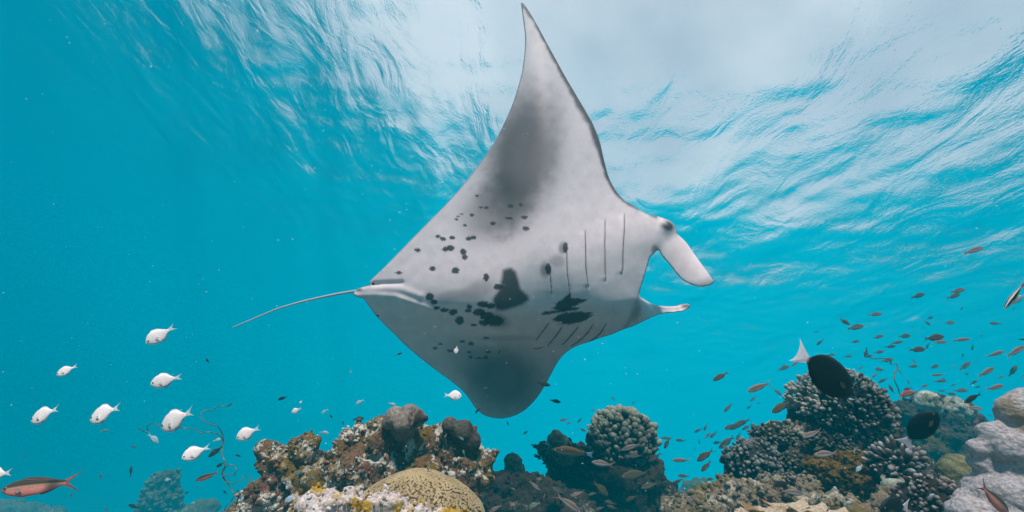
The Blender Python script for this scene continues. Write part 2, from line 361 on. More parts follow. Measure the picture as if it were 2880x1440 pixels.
# ------------------------------------------------------------------ reef
def icos(sub):
    bm = bmesh.new(); bmesh.ops.create_icosphere(bm, subdivisions=sub, radius=1)
    V = np.array([v.co[:] for v in bm.verts]); F = [tuple(v.index for v in f.verts) for f in bm.faces]; bm.free(); return V, F
ICO1, ICO2, ICO3 = icos(1), icos(2), icos(3)
def blob_mesh(name, blobs, voxel, disp):
    """union of spheres (centre, radius) as one skin, then pushed along its normals by disp(point, normal)"""
    V, F = [], []
    for c, r in blobs:
        n = len(V); sc = r if isinstance(r, (tuple, list)) else (r, r, r)
        V += [(c[0]+v[0]*sc[0], c[1]+v[1]*sc[1], c[2]+v[2]*sc[2]) for v in ICO3[0]]; F += [tuple(i+n for i in f) for f in ICO3[1]]
    me = mesh_from(name, V, F); ob = bpy.data.objects.new('tmp', me); COL.objects.link(ob)
    md = ob.modifiers.new('r', 'REMESH'); md.mode = 'VOXEL'; md.voxel_size = voxel; md.use_smooth_shade = True
    dg = bpy.context.evaluated_depsgraph_get(); out = bpy.data.meshes.new_from_object(ob.evaluated_get(dg))
    bpy.data.objects.remove(ob); bpy.data.meshes.remove(me); out.name = name
    bm = bmesh.new(); bm.from_mesh(out); bmesh.ops.smooth_vert(bm, verts=bm.verts, factor=0.5); bmesh.ops.smooth_vert(bm, verts=bm.verts, factor=0.5)
    bm.normal_update()
    for v, d in [(v, disp(v.co, v.normal)) for v in bm.verts]: v.co += v.normal*d if isinstance(d, float) else d
    bm.to_mesh(out); bm.free(); out.polygons.foreach_set('use_smooth', [True]*len(out.polygons)); out.update(); return out
def crag(s, a, seed=0.0, knob=0.5):
    """s metres: size of the main lumps; a metres: height"""
    off = Vector((seed*7.3, seed*3.1, seed*5.7))
    def f(p, n):
        q = p/s + off
        h = noise.fractal(q, 0.9, 2.1, 5)
        v = noise.voronoi(q*2.2 + noise.noise_vector(q*3)*0.25)[0]
        k = 1.0-min(v[0]*1.5, 1.0)
        q2 = noise.voronoi(q*6.5)[0]
        return a*(0.75*h + knob*(k-0.35) + 0.22*knob*(0.6-q2[0]))
    return f
def scatter(name, me, parent, mat, count, rmin, rmax, seed, accept=None, squash=0.8):
    """little encrusting lumps all over a skin, joined as one uncountable part"""
    rs = random.Random(seed); V, F = [], []; vs_ = me.vertices; n0 = len(vs_); got = 0
    for _ in range(count*6):
        if got >= count: break
        v = vs_[rs.randrange(n0)]; nr = v.normal
        if accept and not accept(v.co, nr): continue
        if nr.dot(FV) > 0.45: continue
        got += 1; r = rmin*(rmax/rmin)**rs.random(); b = len(V)
        a = Vector((rs.gauss(0,1), rs.gauss(0,1), rs.gauss(0,1))).normalized(); R_ = Matrix.Rotation(rs.uniform(0, 6.28), 3, a)
        sx, sy, sz = r*rs.uniform(.7,1.2), r*rs.uniform(.7,1.2), r*rs.uniform(.6,1.2)*squash
        c = v.co + nr*r*0.25
        for q in ICO1[0]: 
            w = R_ @ Vector((q[0]*sx, q[1]*sy, q[2]*sz)); V.append(c + w*rs.uniform(0.82, 1.18))
        F += [tuple(i+b for i in f) for f in ICO1[1]]
    m2 = mesh_from(name, V, F); m2.materials.append(mat)
    o = bpy.data.objects.new(name, m2); link(o, parent); o['kind'] = 'stuff'; return o
def reef_mat(name, cols, scale=7, patch=(0.42, 0.62), bump=0.9, seed=0.0, acc=0.55, rough=0.85, fine=60, bdist=0.012):
    """cols: dark, main, light, accent colours that belong to the growth itself"""
    t = NT(name); c0 = t.coord(); mp_ = t.n.new('ShaderNodeMapping'); t.l.new(c0, mp_.inputs[0]); mp_.inputs['Location'].default_value = (seed, seed*1.7, seed*0.6); c = mp_.outputs[0]
    n1 = t.noise(c, scale, 6, 0.62, 0.4); n2 = t.noise(c, scale*0.55, 5, 0.6, 0.8); n3 = t.noise(c, fine, 6, 0.7)
    col = t.ramp(n3, [(0.28, cols[0]), (0.5, cols[1]), (0.72, tuple(min(1, q*1.6) for q in cols[1]))])
    f = t.math('ADD', n1, t.math('MULTIPLY', t.math('SUBTRACT', n3, 0.5), 0.45))
    col = t.mix(t.rng(f, patch[0]+0.08, patch[1]), col, cols[2])
    col = t.mix(t.rng(n2, acc, acc+0.07), col, cols[3])
    if len(cols) > 4: col = t.mix(t.rng(t.noise(c, scale*0.8, 4, 0.6, 1.2), 0.60, 0.66), col, cols[4])
    h = t.math('ADD', n3, t.math('MULTIPLY', t.voro(c, fine*0.9), -0.55))
    return t.fin(col, rough, t.bump(h, bump, bdist), 0.15)
def tip_mat(name, low, high, tip, length=1.0, bump=0.5, fine=40):
    t = NT(name); tcn = t.n.new('ShaderNodeTexCoord'); sx = t.n.new('ShaderNodeSeparateXYZ'); t.l.new(tcn.outputs['Object'], sx.inputs[0])
    oi = t.n.new('ShaderNodeObjectInfo')
    n = t.noise(tcn.outputs['Object'], 3.0, 4, 0.6)
    f = t.math('ADD', sx.outputs[2], t.math('MULTIPLY', t.math('SUBTRACT', n, 0.5), 0.5))
    col = t.ramp(f, [(0.05, low), (0.6, high), (0.98, tip)])
    col = t.mix(t.math('MULTIPLY', oi.outputs['Random'], 0.75), col, low)
    return t.fin(col, 0.8, t.bump(t.noise(tcn.outputs['Object'], 9, 5, 0.7), bump, 0.12), 0.2)
def finger_mesh(name, mat, seed, w=0.34, taper=0.15, bulb=0.12, seg=8, ring=7, lump=0.10):
    """one coral finger, unit length along +Z, rounded tip"""
    V, F = [], []
    for i in range(ring):
        f = i/(ring-1); z = f if f < 0.75 else 0.75+0.25*math.sin((f-0.75)/0.25*math.pi/2)
        r = w*(1-taper*f+bulb*math.exp(-((f-0.72)/0.2)**2))
        if f > 0.7: r *= math.sqrt(max(0, 1-((f-0.7)/0.31)**2))
        for q in range(seg):
            a = 2*math.pi*q/seg; k = 1+lump*noise.noise(Vector((math.cos(a)*1.5+seed*9, math.sin(a)*1.5, z*4)))*2
            V.append((r*k*math.cos(a)+0.06*math.sin(z*3+seed), r*k*math.sin(a), z))
        if i:
            for q in range(seg): F.append(((i-1)*seg+q, (i-1)*seg+(q+1) % seg, i*seg+(q+1) % seg, i*seg+q))
    V.append((0.06*math.sin(3+seed), 0, 1.0)); t = len(V)-1
    for q in range(seg): F.append(((ring-1)*seg+q, (ring-1)*seg+(q+1) % seg, t))
    me = mesh_from(name, V, F); me.materials.append(mat); return me
def put_fingers(parent, part, meshes, spots, limit=290, rest='branch_mass'):
    """spots: (base, direction, length, width factor); the largest in view become parts, the rest one mass"""
    rs = random.Random(len(spots)); mats = []
    for b, d, L, wf in spots:
        q = d.to_track_quat('Z', 'Y').to_matrix() @ Matrix.Rotation(rs.uniform(0, 6.28), 3, 'Z')
        mats.append(Matrix.Translation(b) @ q.to_4x4() @ Matrix.Diagonal((L*wf, L*wf, L, 1)))
    order = list(range(len(spots)))
    vis = sorted(order, key=lambda i: spots[i][1].dot(FV) - 0.35*spots[i][1].dot(UV))
    keep = set(vis[:limit])
    for i in keep:
        o = bpy.data.objects.new(part, meshes[i % len(meshes)]); link(o, parent); o.matrix_local = mats[i]
    V, F = [], []
    for i in order:
        if i in keep: continue
        me = meshes[i % len(meshes)]; b = len(V); V += [mats[i] @ v.co for v in me.vertices]; F += [tuple(k+b for k in p.vertices) for p in me.polygons]
    if V:
        m2 = mesh_from(rest, V, F); m2.materials.append(rest_mat(meshes[0])); o = bpy.data.objects.new(rest, m2); link(o, parent); o['kind'] = 'stuff'
def rest_mat(me): return me.materials[0]['rest'] if 'rest' in me.materials[0] else me.materials[0]
def dome_points(n, up=0.0, seed=0, jit=0.25):
    rs = random.Random(seed); g = math.pi*(3-5**0.5); out = []
    for i in range(n):
        z = 1-(i+0.5)/n*(1-up); r = math.sqrt(max(0, 1-z*z)); a = i*g+rs.uniform(-jit,jit)
        out.append(Vector((r*math.cos(a), r*math.sin(a), z)))
    return out
def B(px, py, r, d, sq=None): return (P(px, py, d), r*M(d) if sq is None else tuple(r*M(d)*q for q in sq))
def add(name, me, mat, label, cat, parent=None, group=None):
    me.materials.clear(); me.materials.append(mat); o = bpy.data.objects.new(name, me); link(o, parent)
    return tag(o, label, cat, group)

BROWN, OLIVE, WHITE, PINK = (0.050,0.030,0.016), (0.085,0.062,0.018), (0.50,0.47,0.42), (0.24,0.11,0.10)

# --- central rock mound
D = 2.5
mound = [B(*b) for b in [(790,1312,46,D),(752,1288,30,D),(862,1262,44,D),(845,1330,66,D),(726,1392,44,2.4),(700,1440,52,2.4),(1012,1268,72,D),(1075,1240,58,D),
 (1000,1335,78,D-.1),(1130,1255,72,D+.05),(1228,1262,66,D+.05),(1285,1265,72,D+.05),(1262,1196,24,D),(1316,1300,58,D),(1392,1274,15,D),(1375,1275,18,D),(1352,1268,22,D),
 (1300,1345,78,D),(1200,1335,88,D),(1100,1352,88,D),(900,1385,86,D-.05),(780,1390,60,D-.05),(900,1500,150,D),(1060,1500,150,D),(1240,1500,140,D),(780,1520,110,D),(1000,1640,200,D),(1200,1700,220,D),(820,1700,170,D)]]
m_mound = reef_mat('mound_rock', [(0.014,0.008,0.005),(0.155,0.085,0.042),(0.64,0.57,0.48),(0.17,0.10,0.014),(0.22,0.085,0.055)], 8.5, (0.43,0.55), 1.0, 1.3, acc=0.54)
me = blob_mesh('reef_rock', mound, 0.016, crag(0.16, 0.055, 1.0, 0.8))
rock = add('reef_rock', me, m_mound, 'craggy brown and white reef rock mound below the manta ray', 'rock')
scatter('encrusting_growth', me, rock, m_mound, 2600, 0.006, 0.022, 5)
m_pale = reef_mat('pale_crust', [(0.16,0.13,0.09),(0.46,0.42,0.36),(0.66,0.62,0.57),(0.30,0.24,0.10)], 12, (0.4,0.6), 0.8, 4.0)
WS = [(P(x_, y_, 2.5), r_*M(2.5)) for x_, y_, r_ in ((858,1232,44),(872,1262,30),(790,1290,34),(800,1345,40),(985,1210,34),(1050,1285,30),(960,1300,26),(1165,1262,16),(880,1330,22))]
def left_top(c, n): return n.dot(UV) > -0.2 and any((c-q-noise.noise_vector(c*14)*0.035).length < r_*1.35 for q, r_ in WS) and noise.noise(c*16) > -0.15
scatter('pale_crust', me, rock, m_pale, 2600, 0.004, 0.012, 6, left_top)
m_red = reef_mat('red_sponge', [(0.10,0.02,0.015),(0.30,0.075,0.055),(0.40,0.16,0.13),(0.22,0.05,0.03)], 12, (0.5,0.7), 0.6, 2.0)
sp = blob_mesh('sponge', [B(985,1350,24,2.31),(P(1000,1340,2.31),0.04),B(1010,1318,16,2.33),B(968,1330,13,2.33)], 0.009, crag(0.06, 0.014, 2, 0.6))
add('sponge', sp, m_red, 'pinkish red encrusting sponge beside the honeycomb coral dome', 'sponge')

# --- boulder coral perched on top
kn = blob_mesh('boulder_coral', [B(1112,1174,30,2.42),B(1150,1164,27,2.42),B(1172,1176,26,2.42),B(1098,1188,22,2.42),B(1140,1192,32,2.38),B(1195,1176,10,2.4),B(1130,1205,40,2.5)], 0.009, crag(0.12, 0.012, 3, 0.2))
add('boulder_coral', kn, reef_mat('boulder_coral_skin', [(0.10,0.07,0.055),(0.22,0.165,0.135),(0.34,0.28,0.25),(0.06,0.038,0.028)], 9, (0.45,0.65), 0.5, 3.1), 'smooth pinkish grey boulder coral perched on top of the central mound', 'coral')
kn2 = blob_mesh('boulder_coral', [B(1265,1196,25,2.44),B(1300,1216,34,2.44),B(1325,1240,30,2.44)], 0.01, crag(0.1, 0.012, 5, 0.3))
add('boulder_coral', kn2, reef_mat('dark_boulder_skin', [(0.03,0.024,0.02),(0.085,0.068,0.055),(0.16,0.14,0.12),(0.05,0.03,0.02)], 9, (0.5,0.7), 0.7, 6.1), 'dark grey boulder coral on the shaded side of the central mound', 'coral')

# --- honeycomb coral dome with its cups
D = 1.9
C0 = P(1168,1494,D); SX, SY, SZ = 198*M(D), 158*M(D), 150*M(D)
def dome_xf(v):
    v = Vector(v)*(1+0.05*noise.noise(Vector(v)*1.6+Vector((4,0,2)))+0.012*noise.noise(Vector(v)*6))
    return C0 + RV*(v[0]*SX*(1+0.06*v[1])) + UV*(v[2]*SY) - FV*(v[1]*SZ)
V = [dome_xf(v)+0*UV for v in ICO3[0]]
hc = mesh_from('honeycomb_coral', V, ICO3[1])
m_hc = NT('honeycomb_valley').fin((0.14,0.088,0.038), 0.85)
hcoral = add('honeycomb_coral', hc, m_hc, 'round tan honeycomb coral dome in front of the central mound', 'coral')
t = NT('honeycomb_cup'); v_ = t.n.new('ShaderNodeVertexColor'); v_.layer_name = 'tint'
c_ = t.coord(); m_cup = t.fin(t.mix(t.rng(t.noise(c_, 7, 5, 0.65), 0.38, 0.66, 0, 0.65), v_.outputs[0], (0.17,0.11,0.055)), 0.75)
V, F, K = [], [], []; rs = random.Random(4)
for v in dome_points(6800, -0.25, 2, 0.12):
    if v.y*-1 > 0.75: continue
    vv = Vector((v.x, v.y, v.z)); c = dome_xf(vv); n = (RV*(vv.x/SX)+UV*(vv.z/SY)-FV*(vv.y/SZ)).normalized()
    tx = n.orthogonal().normalized(); ty = n.cross(tx); r = 4.0*M(D)*rs.uniform(.93,1.07); b = len(V); a0 = rs.uniform(0, 6)
    for k, (rr, h, col) in enumerate(((1.0,-0.05,(0.25,0.17,0.08)),(0.66,0.55,(0.50,0.36,0.19)),(0.36,0.50,(0.46,0.33,0.17)))):
        for q in range(6):
            a = a0+q*math.pi/3; V.append(c+(tx*math.cos(a)+ty*math.sin(a))*r*rr+n*r*h); K.append(col)
    V.append(c+n*r*0.05); K.append((0.22,0.15,0.07))
    for k in (0, 6):
        for q in range(6): F.append((b+k+q, b+k+(q+1) % 6, b+k+6+(q+1) % 6, b+k+6+q))
    for q in range(6): F.append((b+12+q, b+12+(q+1) % 6, b+18))
cm = mesh_from('coral_cup', V, F); set_color(cm, np.array(K)); cm.materials.append(m_cup)
o = link(bpy.data.objects.new('coral_cup', cm), hcoral); o['kind'] = 'stuff'

# --- pink white crusted rock in front
D = 1.5
me = blob_mesh('crusted_rock', [B(*b) for b in [(862,1418,30,D),(886,1394,26,D),(930,1412,36,D),(985,1420,42,D),(1050,1428,40,D),(1110,1434,44,D),(1175,1450,40,D),(1250,1464,38,D),(1300,1475,34,D),
   (820,1450,24,D),(900,1480,80,D),(1020,1500,90,D),(1150,1520,90,D),(1270,1540,80,D),(1000,1620,140,D),(1180,1680,150,D),(1080,1800,200,D)]], 0.011, crag(0.085, 0.026, 7, 0.9))
m_cr = reef_mat('pink_white_crust', [(0.22,0.15,0.11),(0.60,0.48,0.44),(0.76,0.66,0.64),(0.46,0.27,0.022),(0.22,0.13,0.015)], 13, (0.44,0.60), 0.9, 9.0, acc=0.50, fine=75, bdist=0.008)
crk = add('crusted_rock', me, m_cr, 'pink white and mustard crusted rock in front of the honeycomb coral', 'rock')
scatter('encrusting_growth', me, crk, m_cr, 1500, 0.004, 0.012, 8)

# --- rock ridge and pedestal under the finger coral
D = 4.1
m_ped = reef_mat('pedestal_rock', [(0.008,0.006,0.005),(0.040,0.028,0.018),(0.24,0.21,0.16),(0.065,0.045,0.010),(0.20,0.07,0.04)], 5.0, (0.54,0.68), 1.0, 5.0, fine=38, bdist=0.02)
me = blob_mesh('reef_rock', [B(*b) for b in [(1585,1290,46,D),(1630,1325,62,D),(1725,1335,88,D),(1800,1365,78,D),(1840,1400,70,D),(1610,1385,78,D),(1700,1440,130,D),(1850,1470,90,D),(1560,1450,90,D),(1700,1600,200,D),(1750,1300,70,D),(1700,1800,240,D)]], 0.028, crag(0.26, 0.085, 11, 0.8))
ped = add('reef_rock', me, m_ped, 'dark rock pedestal under the grey finger coral', 'rock')
scatter('encrusting_growth', me, ped, m_ped, 1500, 0.010, 0.036, 9)
D = 3.3
me = blob_mesh('reef_rock', [B(*b) for b in [(1365,1385,48,D),(1410,1372,44,D),(1460,1372,42,D),(1505,1375,42,D),(1545,1400,55,D),(1400,1440,80,D),(1490,1450,90,D),(1600,1480,90,D),(1440,1600,180,D),(1560,1700,220,D)]], 0.024, crag(0.2, 0.06, 13, 0.8))
rid = add('reef_rock', me, m_ped, 'low dark reef ridge between the central mound and the finger coral', 'rock')
scatter('encrusting_growth', me, rid, m_ped, 1200, 0.008, 0.026, 10)
me = blob_mesh('stub_coral', [B(1448,1298,20,3.5),B(1440,1296,22,3.5),B(1455,1322,24,3.5),B(1435,1322,18,3.5),B(1450,1350,26,3.5)], 0.014, crag(0.08, 0.02, 15, 0.6))
add('stub_coral', me, reef_mat('stub_skin', [(0.05,0.05,0.035),(0.16,0.15,0.10),(0.42,0.42,0.38),(0.09,0.08,0.03)], 9, (0.5,0.66), 0.8, 7.0), 'small two tiered coral stub on the low dark ridge', 'coral')

# --- grey finger coral
D = 4.2
C0 = P(1752,1236,D); RX, RY, RZ = 92*M(D), 78*M(D), 85*M(D)
core = blob_mesh('finger_coral', [(C0, 62*M(D)), (P(1715,1225,D), 50*M(D)), (P(1790,1235,D), 52*M(D)), (P(1740,1290,D), 60*M(D)), (P(1700,1300,D), 45*M(D))], 0.03, crag(0.2, 0.05, 17, 0.7))
m_fc = tip_mat('finger_coral_skin', (0.026,0.025,0.019), (0.10,0.098,0.068), (0.33,0.32,0.235))
fc = add('finger_coral', core, reef_mat('finger_core', [(0.01,0.01,0.008),(0.035,0.03,0.022),(0.07,0.06,0.05),(0.03,0.028,0.02)], 6, (0.5,0.7), 0.8, 3.0), 'large grey coral of blunt stubby fingers beyond the manta ray', 'coral')
fm = [finger_mesh('finger', m_fc, i*1.7, 0.205, 0.0, 0.16, 8, 8, 0.14) for i in range(5)]
spots = []; rs = random.Random(12)
for v in dome_points(620, -0.75, 5):
    if v.y < -0.45 or noise.noise(v*3.1+Vector((3,1,8))) > 0.36: continue
    kk = 1+0.16*noise.noise(v*2.2+Vector((5,5,1)))
    n = (RV*v.x+UV*v.z-FV*v.y).normalized()
    base = C0 + (RV*(v.x*RX*0.80)+UV*(v.z*RY*0.78)-FV*(v.y*RZ*0.8))*kk
    d = (n + UV*(0.9 if v.z < 0.5 else 0.35) + Vector((rs.gauss(0,.15), rs.gauss(0,.15), rs.gauss(0,.15)))).normalized()
    spots.append((base, d, rs.uniform(18, 36)*M(D), rs.uniform(.65, 1.2)))
for i in range(90):
    px, py = rs.uniform(1652, 1712), rs.uniform(1225, 1300)
    spots.append((P(px, py+8, D-0.22+rs.uniform(-.1,.15)), (UV*1.0-RV*rs.uniform(0,.3)-FV*rs.uniform(.1,.7)).normalized(), rs.uniform(16, 30)*M(D), rs.uniform(.7, 1.2)))
put_fingers(fc, 'finger', fm, spots)

# --- spiky table coral on the pedestal's left shoulder, with a white capped lump
D = 3.95
lump = blob_mesh('lump_coral', [B(1566,1238,27,D),B(1580,1250,28,D),B(1552,1262,24,D),B(1590,1280,30,D)], 0.018, crag(0.12, 0.02, 19, 0.5))
add('lump_coral', lump, reef_mat('lump_skin', [(0.06,0.06,0.045),(0.20,0.19,0.15),(0.48,0.48,0.43),(0.10,0.09,0.05)], 8, (0.46,0.62), 0.7, 2.2), 'pale capped coral lump rising from the spiky coral', 'coral')
m_sp = tip_mat('spiky_skin', (0.03,0.03,0.024), (0.12,0.12,0.095), (0.34,0.35,0.31))
sm = [finger_mesh('branch', m_sp, i*2.3, 0.20, 0.55, 0.0, 6, 5, 0.15) for i in range(3)]
base = blob_mesh('spiky_coral', [B(1530,1262,22,D+.1),B(1560,1275,28,D+.1),B(1600,1265,24,D+.1),B(1545,1290,22,D+.1)], 0.03, crag(0.1, 0.02, 21, 0.5))
spk = add('spiky_coral', base, m_ped, 'dark spiky branching coral on the pedestal shoulder', 'coral')
spots = []; rs = random.Random(3)
for i in range(200):
    px = rs.uniform(1505, 1655); py = 1262+rs.uniform(-14, 26)+12*((px-1575)/75)**2*0.3
    side = (px-1575)/70
    d = (RV*side*1.0+UV*(0.75-0.35*abs(side))-FV*rs.uniform(-.2,.9)+Vector((rs.gauss(0,.25), rs.gauss(0,.25), rs.gauss(0,.25)))).normalized()
    spots.append((P(px, py+4, D+rs.uniform(-.12,.12)), d, rs.uniform(11, 20)*M(D), rs.uniform(.8,1.2)))
put_fingers(spk, 'branch', sm, spots, 290)

# --- right hand reef: rocks first
D = 3.5
m_rt = reef_mat('right_reef_rock', [(0.012,0.010,0.007),(0.080,0.057,0.034),(0.40,0.34,0.26),(0.10,0.065,0.014),(0.17,0.085,0.065)], 7.0, (0.49,0.63), 1.0, 8.0, fine=45, bdist=0.018)
me = blob_mesh('reef_rock', [B(*b) for b in [(2330,1232,58,3.22),(2420,1225,54,3.27),(2262,1226,48,3.22),(2375,1270,60,3.1),(2480,1215,34,3.25),(2350,1165,78,D),(2425,1160,60,D),(2280,1175,55,D),(2400,1245,95,D),(2300,1250,85,D),(2210,1255,50,3.35),(2165,1242,42,3.3),(2140,1275,44,3.25),(2230,1320,80,3.2),(2350,1350,100,3.2),(2480,1320,100,3.3),(2480,1240,50,3.4),(2120,1350,70,3.1),(2300,1450,150,3.1),(2150,1480,130,3.0),(2500,1470,150,3.1),(2350,1700,260,3.1)]], 0.024, crag(0.2, 0.065, 23, 0.8))
rr = add('reef_rock', me, m_rt, 'big dark reef mass under the white tipped coral thicket', 'rock')
scatter('encrusting_growth', me, rr, m_rt, 2400, 0.008, 0.030, 11)
D = 6.4
me = blob_mesh('reef_rock', [B(*b) for b in [(2560,1195,60,D),(2600,1165,48,D),(2640,1165,50,D),(2690,1180,52,D),(2722,1215,46,D),(2730,1260,50,D),(2640,1250,100,D),(2560,1270,90,D),(2700,1330,110,D),(2600,1380,140,D),(2760,1400,130,D),(2650,1550,240,D)]], 0.042, crag(0.34, 0.11, 27, 0.9))
m_bk = reef_mat('back_reef_rock', [(0.012,0.010,0.007),(0.050,0.043,0.029),(0.22,0.21,0.165),(0.065,0.052,0.015),(0.22,0.085,0.05)], 2.6, (0.52,0.66), 1.0, 12.0, fine=22, bdist=0.035)
bk = add('reef_rock', me, m_bk, 'hazy reef outcrop behind the dark fish at the far side of the thicket', 'rock')
scatter('encrusting_growth', me, bk, m_bk, 2200, 0.014, 0.06, 12)
for (px, py, r, dd, lab) in ((2606,1124,26,6.25,'round pale knob coral on top of the hazy outcrop'),(2688,1142,28,6.25,'pale rough knob coral on the far shoulder of the hazy outcrop')):
    k = blob_mesh('knob_coral', [B(px,py,r,dd),B(px+8,py+18,r*1.05,dd),B(px-12,py+12,r*.8,dd)], 0.028, crag(0.12, 0.035, px*.01, 0.9))
    add('knob_coral', k, reef_mat('knob_skin', [(0.10,0.10,0.07),(0.30,0.29,0.22),(0.52,0.52,0.45),(0.15,0.13,0.07)], 7, (0.45,0.62), 0.9, px*.013), lab, 'coral')

# --- thickets of blunt branches
def thicket(label, D, cx, cy, rx, ry, n, L, w, cols, seed, rz=None, upb=0.45, taper=0.25, coreR=0.93, name='branching_coral', up=-0.25):
    C0 = P(cx, cy, D); rz = rz or rx; m = tip_mat('branch_skin', *cols)
    core = blob_mesh(name, [(C0-UV*0.1*ry*M(D), coreR*min(rx, ry)*M(D)), (C0+RV*rx*.4*M(D)-UV*.25*ry*M(D), coreR*.75*min(rx, ry)*M(D)), (C0-RV*rx*.4*M(D)-UV*.25*ry*M(D), coreR*.75*min(rx, ry)*M(D))], max(0.012, 0.006*D), crag(0.09, 0.02, seed, 0.6))
    o = add(name, core, reef_mat('branch_core', [tuple(q*.4 for q in cols[0]), cols[0], cols[0], tuple(q*.7 for q in cols[0])], 8, (0.5,0.7), 0.8, seed), label, 'coral')
    ms = [finger_mesh('branch', m, seed+i*1.9, w, taper, 0.06, 7, 6, 0.16) for i in range(4)]; rs = random.Random(seed); spots = []
    for v in dome_points(n, up, seed):
        if v.y < -0.35: continue
        nn = (RV*v.x+UV*v.z-FV*v.y).normalized(); k = 1+0.17*noise.noise(v*1.7+Vector((seed,0,0)))+0.10*noise.noise(v*5+Vector((seed,2,0)))
        if noise.noise(v*2.6+Vector((0,seed,7))) > 0.33: continue
        base = C0+(RV*(v.x*(rx-L))+UV*(v.z*(ry-L))-FV*(v.y*(rz-L)))*M(D)*k
        g = lambda: rs.gauss(0, .22)
        spots.append((base, (nn+UV*upb+Vector((g(), g(), g()))).normalized(), L*rs.uniform(.5,1.3)*M(D), rs.uniform(.75,1.35)))
    put_fingers(o, 'branch', ms, spots); return o
GREY = ((0.020,0.019,0.016),(0.105,0.092,0.072),(0.44,0.40,0.345))
thicket('dense thicket of white tipped blunt branches behind the black surgeonfish', 3.3, 2355, 1150, 128, 112, 1000, 17, 0.26, GREY, 31)
thicket('small grey thicket spilling down beside the large thicket', 3.2, 2492, 1168, 34, 44, 110, 15, 0.28, GREY, 32)
thicket('rounded grey thicket of short knobs at the open water edge of the reef', 2.9, 2116, 1300, 78, 62, 420, 13, 0.36, ((0.035,0.032,0.026),(0.13,0.125,0.11),(0.40,0.385,0.35)), 33, upb=0.25, taper=0.1)
thicket('open branching coral with whitish tips beside the brown ledge coral', 2.5, 2520, 1312, 76, 74, 210, 28, 0.20, ((0.030,0.022,0.018),(0.20,0.16,0.14),(0.68,0.62,0.60)), 34, upb=0.35, taper=0.3, coreR=0.7)
thicket('mauve brown branching coral in front of the small green brain coral', 2.0, 2618, 1418, 92, 84, 420, 17, 0.30, ((0.028,0.018,0.014),(0.16,0.11,0.095),(0.52,0.42,0.38)), 35, upb=0.3, taper=0.2)
thicket('dusty coral clump at the foot of the large thicket', 3.1, 2170, 1225, 62, 40, 200, 12, 0.34, ((0.035,0.03,0.02),(0.15,0.13,0.09),(0.36,0.33,0.25)), 36)

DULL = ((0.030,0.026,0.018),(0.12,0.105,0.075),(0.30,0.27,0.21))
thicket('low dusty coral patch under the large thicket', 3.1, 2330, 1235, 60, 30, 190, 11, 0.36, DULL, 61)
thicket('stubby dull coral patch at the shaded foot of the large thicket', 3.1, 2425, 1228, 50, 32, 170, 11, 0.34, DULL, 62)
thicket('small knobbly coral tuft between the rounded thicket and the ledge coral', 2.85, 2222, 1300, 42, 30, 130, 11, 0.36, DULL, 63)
thicket('squat pale coral tuft above the nubbly slope', 2.6, 2200, 1345, 40, 24, 120, 10, 0.38, ((0.05,0.042,0.03),(0.20,0.175,0.13),(0.42,0.39,0.32)), 64)
# --- brown ledge coral, pale dome, small green brain coral
D = 2.6
me = blob_mesh('ledge_coral', [B(*b) for b in [(2310,1318,36,D),(2285,1310,22,D),(2345,1332,34,D),(2395,1308,36,D),(2432,1304,30,D),(2445,1335,42,D),(2400,1350,48,D),(2350,1375,46,D),(2430,1385,44,D),(2390,1415,50,D),(2320,1400,44,D),(2380,1480,90,D)]], 0.013, crag(0.11, 0.040, 37, 0.9))
m_lg = reef_mat('ledge_skin', [(0.030,0.016,0.003),(0.155,0.088,0.014),(0.25,0.16,0.04),(0.08,0.042,0.009)], 7, (0.55,0.72), 0.9, 1.1, fine=70)
lg = add('ledge_coral', me, m_lg, 'ochre brown ledge coral in the middle of the reef slope', 'coral')
scatter('encrusting_growth', me, lg, m_lg, 900, 0.005, 0.016, 13)
me = blob_mesh('dome_coral', [B(2525,1378,36,2.3,(1.1,1,.8)),B(2545,1384,30,2.3)], 0.011, crag(0.08, 0.008, 39, 0.4))
add('dome_coral', me, reef_mat('dome_skin', [(0.16,0.17,0.11),(0.36,0.36,0.27),(0.48,0.47,0.39),(0.20,0.17,0.10)], 9, (0.5,0.7), 0.7, 5.5, fine=90), 'low pale grey green coral dome between two branching corals', 'coral')
D = 2.15
C0 = P(2702,1338,D)
def maze(p, n):
    q = (p-C0)*24; w = q+noise.noise_vector(q*0.6)*1.2
    return 0.0075*math.sin(w.x*3.1+2.2*noise.noise(w*0.9))*math.cos(w.z*2.6+1.5*noise.noise(w*1.1+Vector((9,0,0))))
me = blob_mesh('brain_coral', [(C0, (50*M(D), 46*M(D), 58*M(D))), (P(2710,1360,D), 46*M(D))], 0.006, maze)
add('brain_coral', me, reef_mat('brain_skin', [(0.06,0.06,0.03),(0.18,0.175,0.095),(0.27,0.26,0.17),(0.13,0.12,0.06)], 9, (0.55,0.75), 0.5, 2.9, fine=120, bdist=0.005), 'small round green brain coral beside the big lobed coral', 'coral')

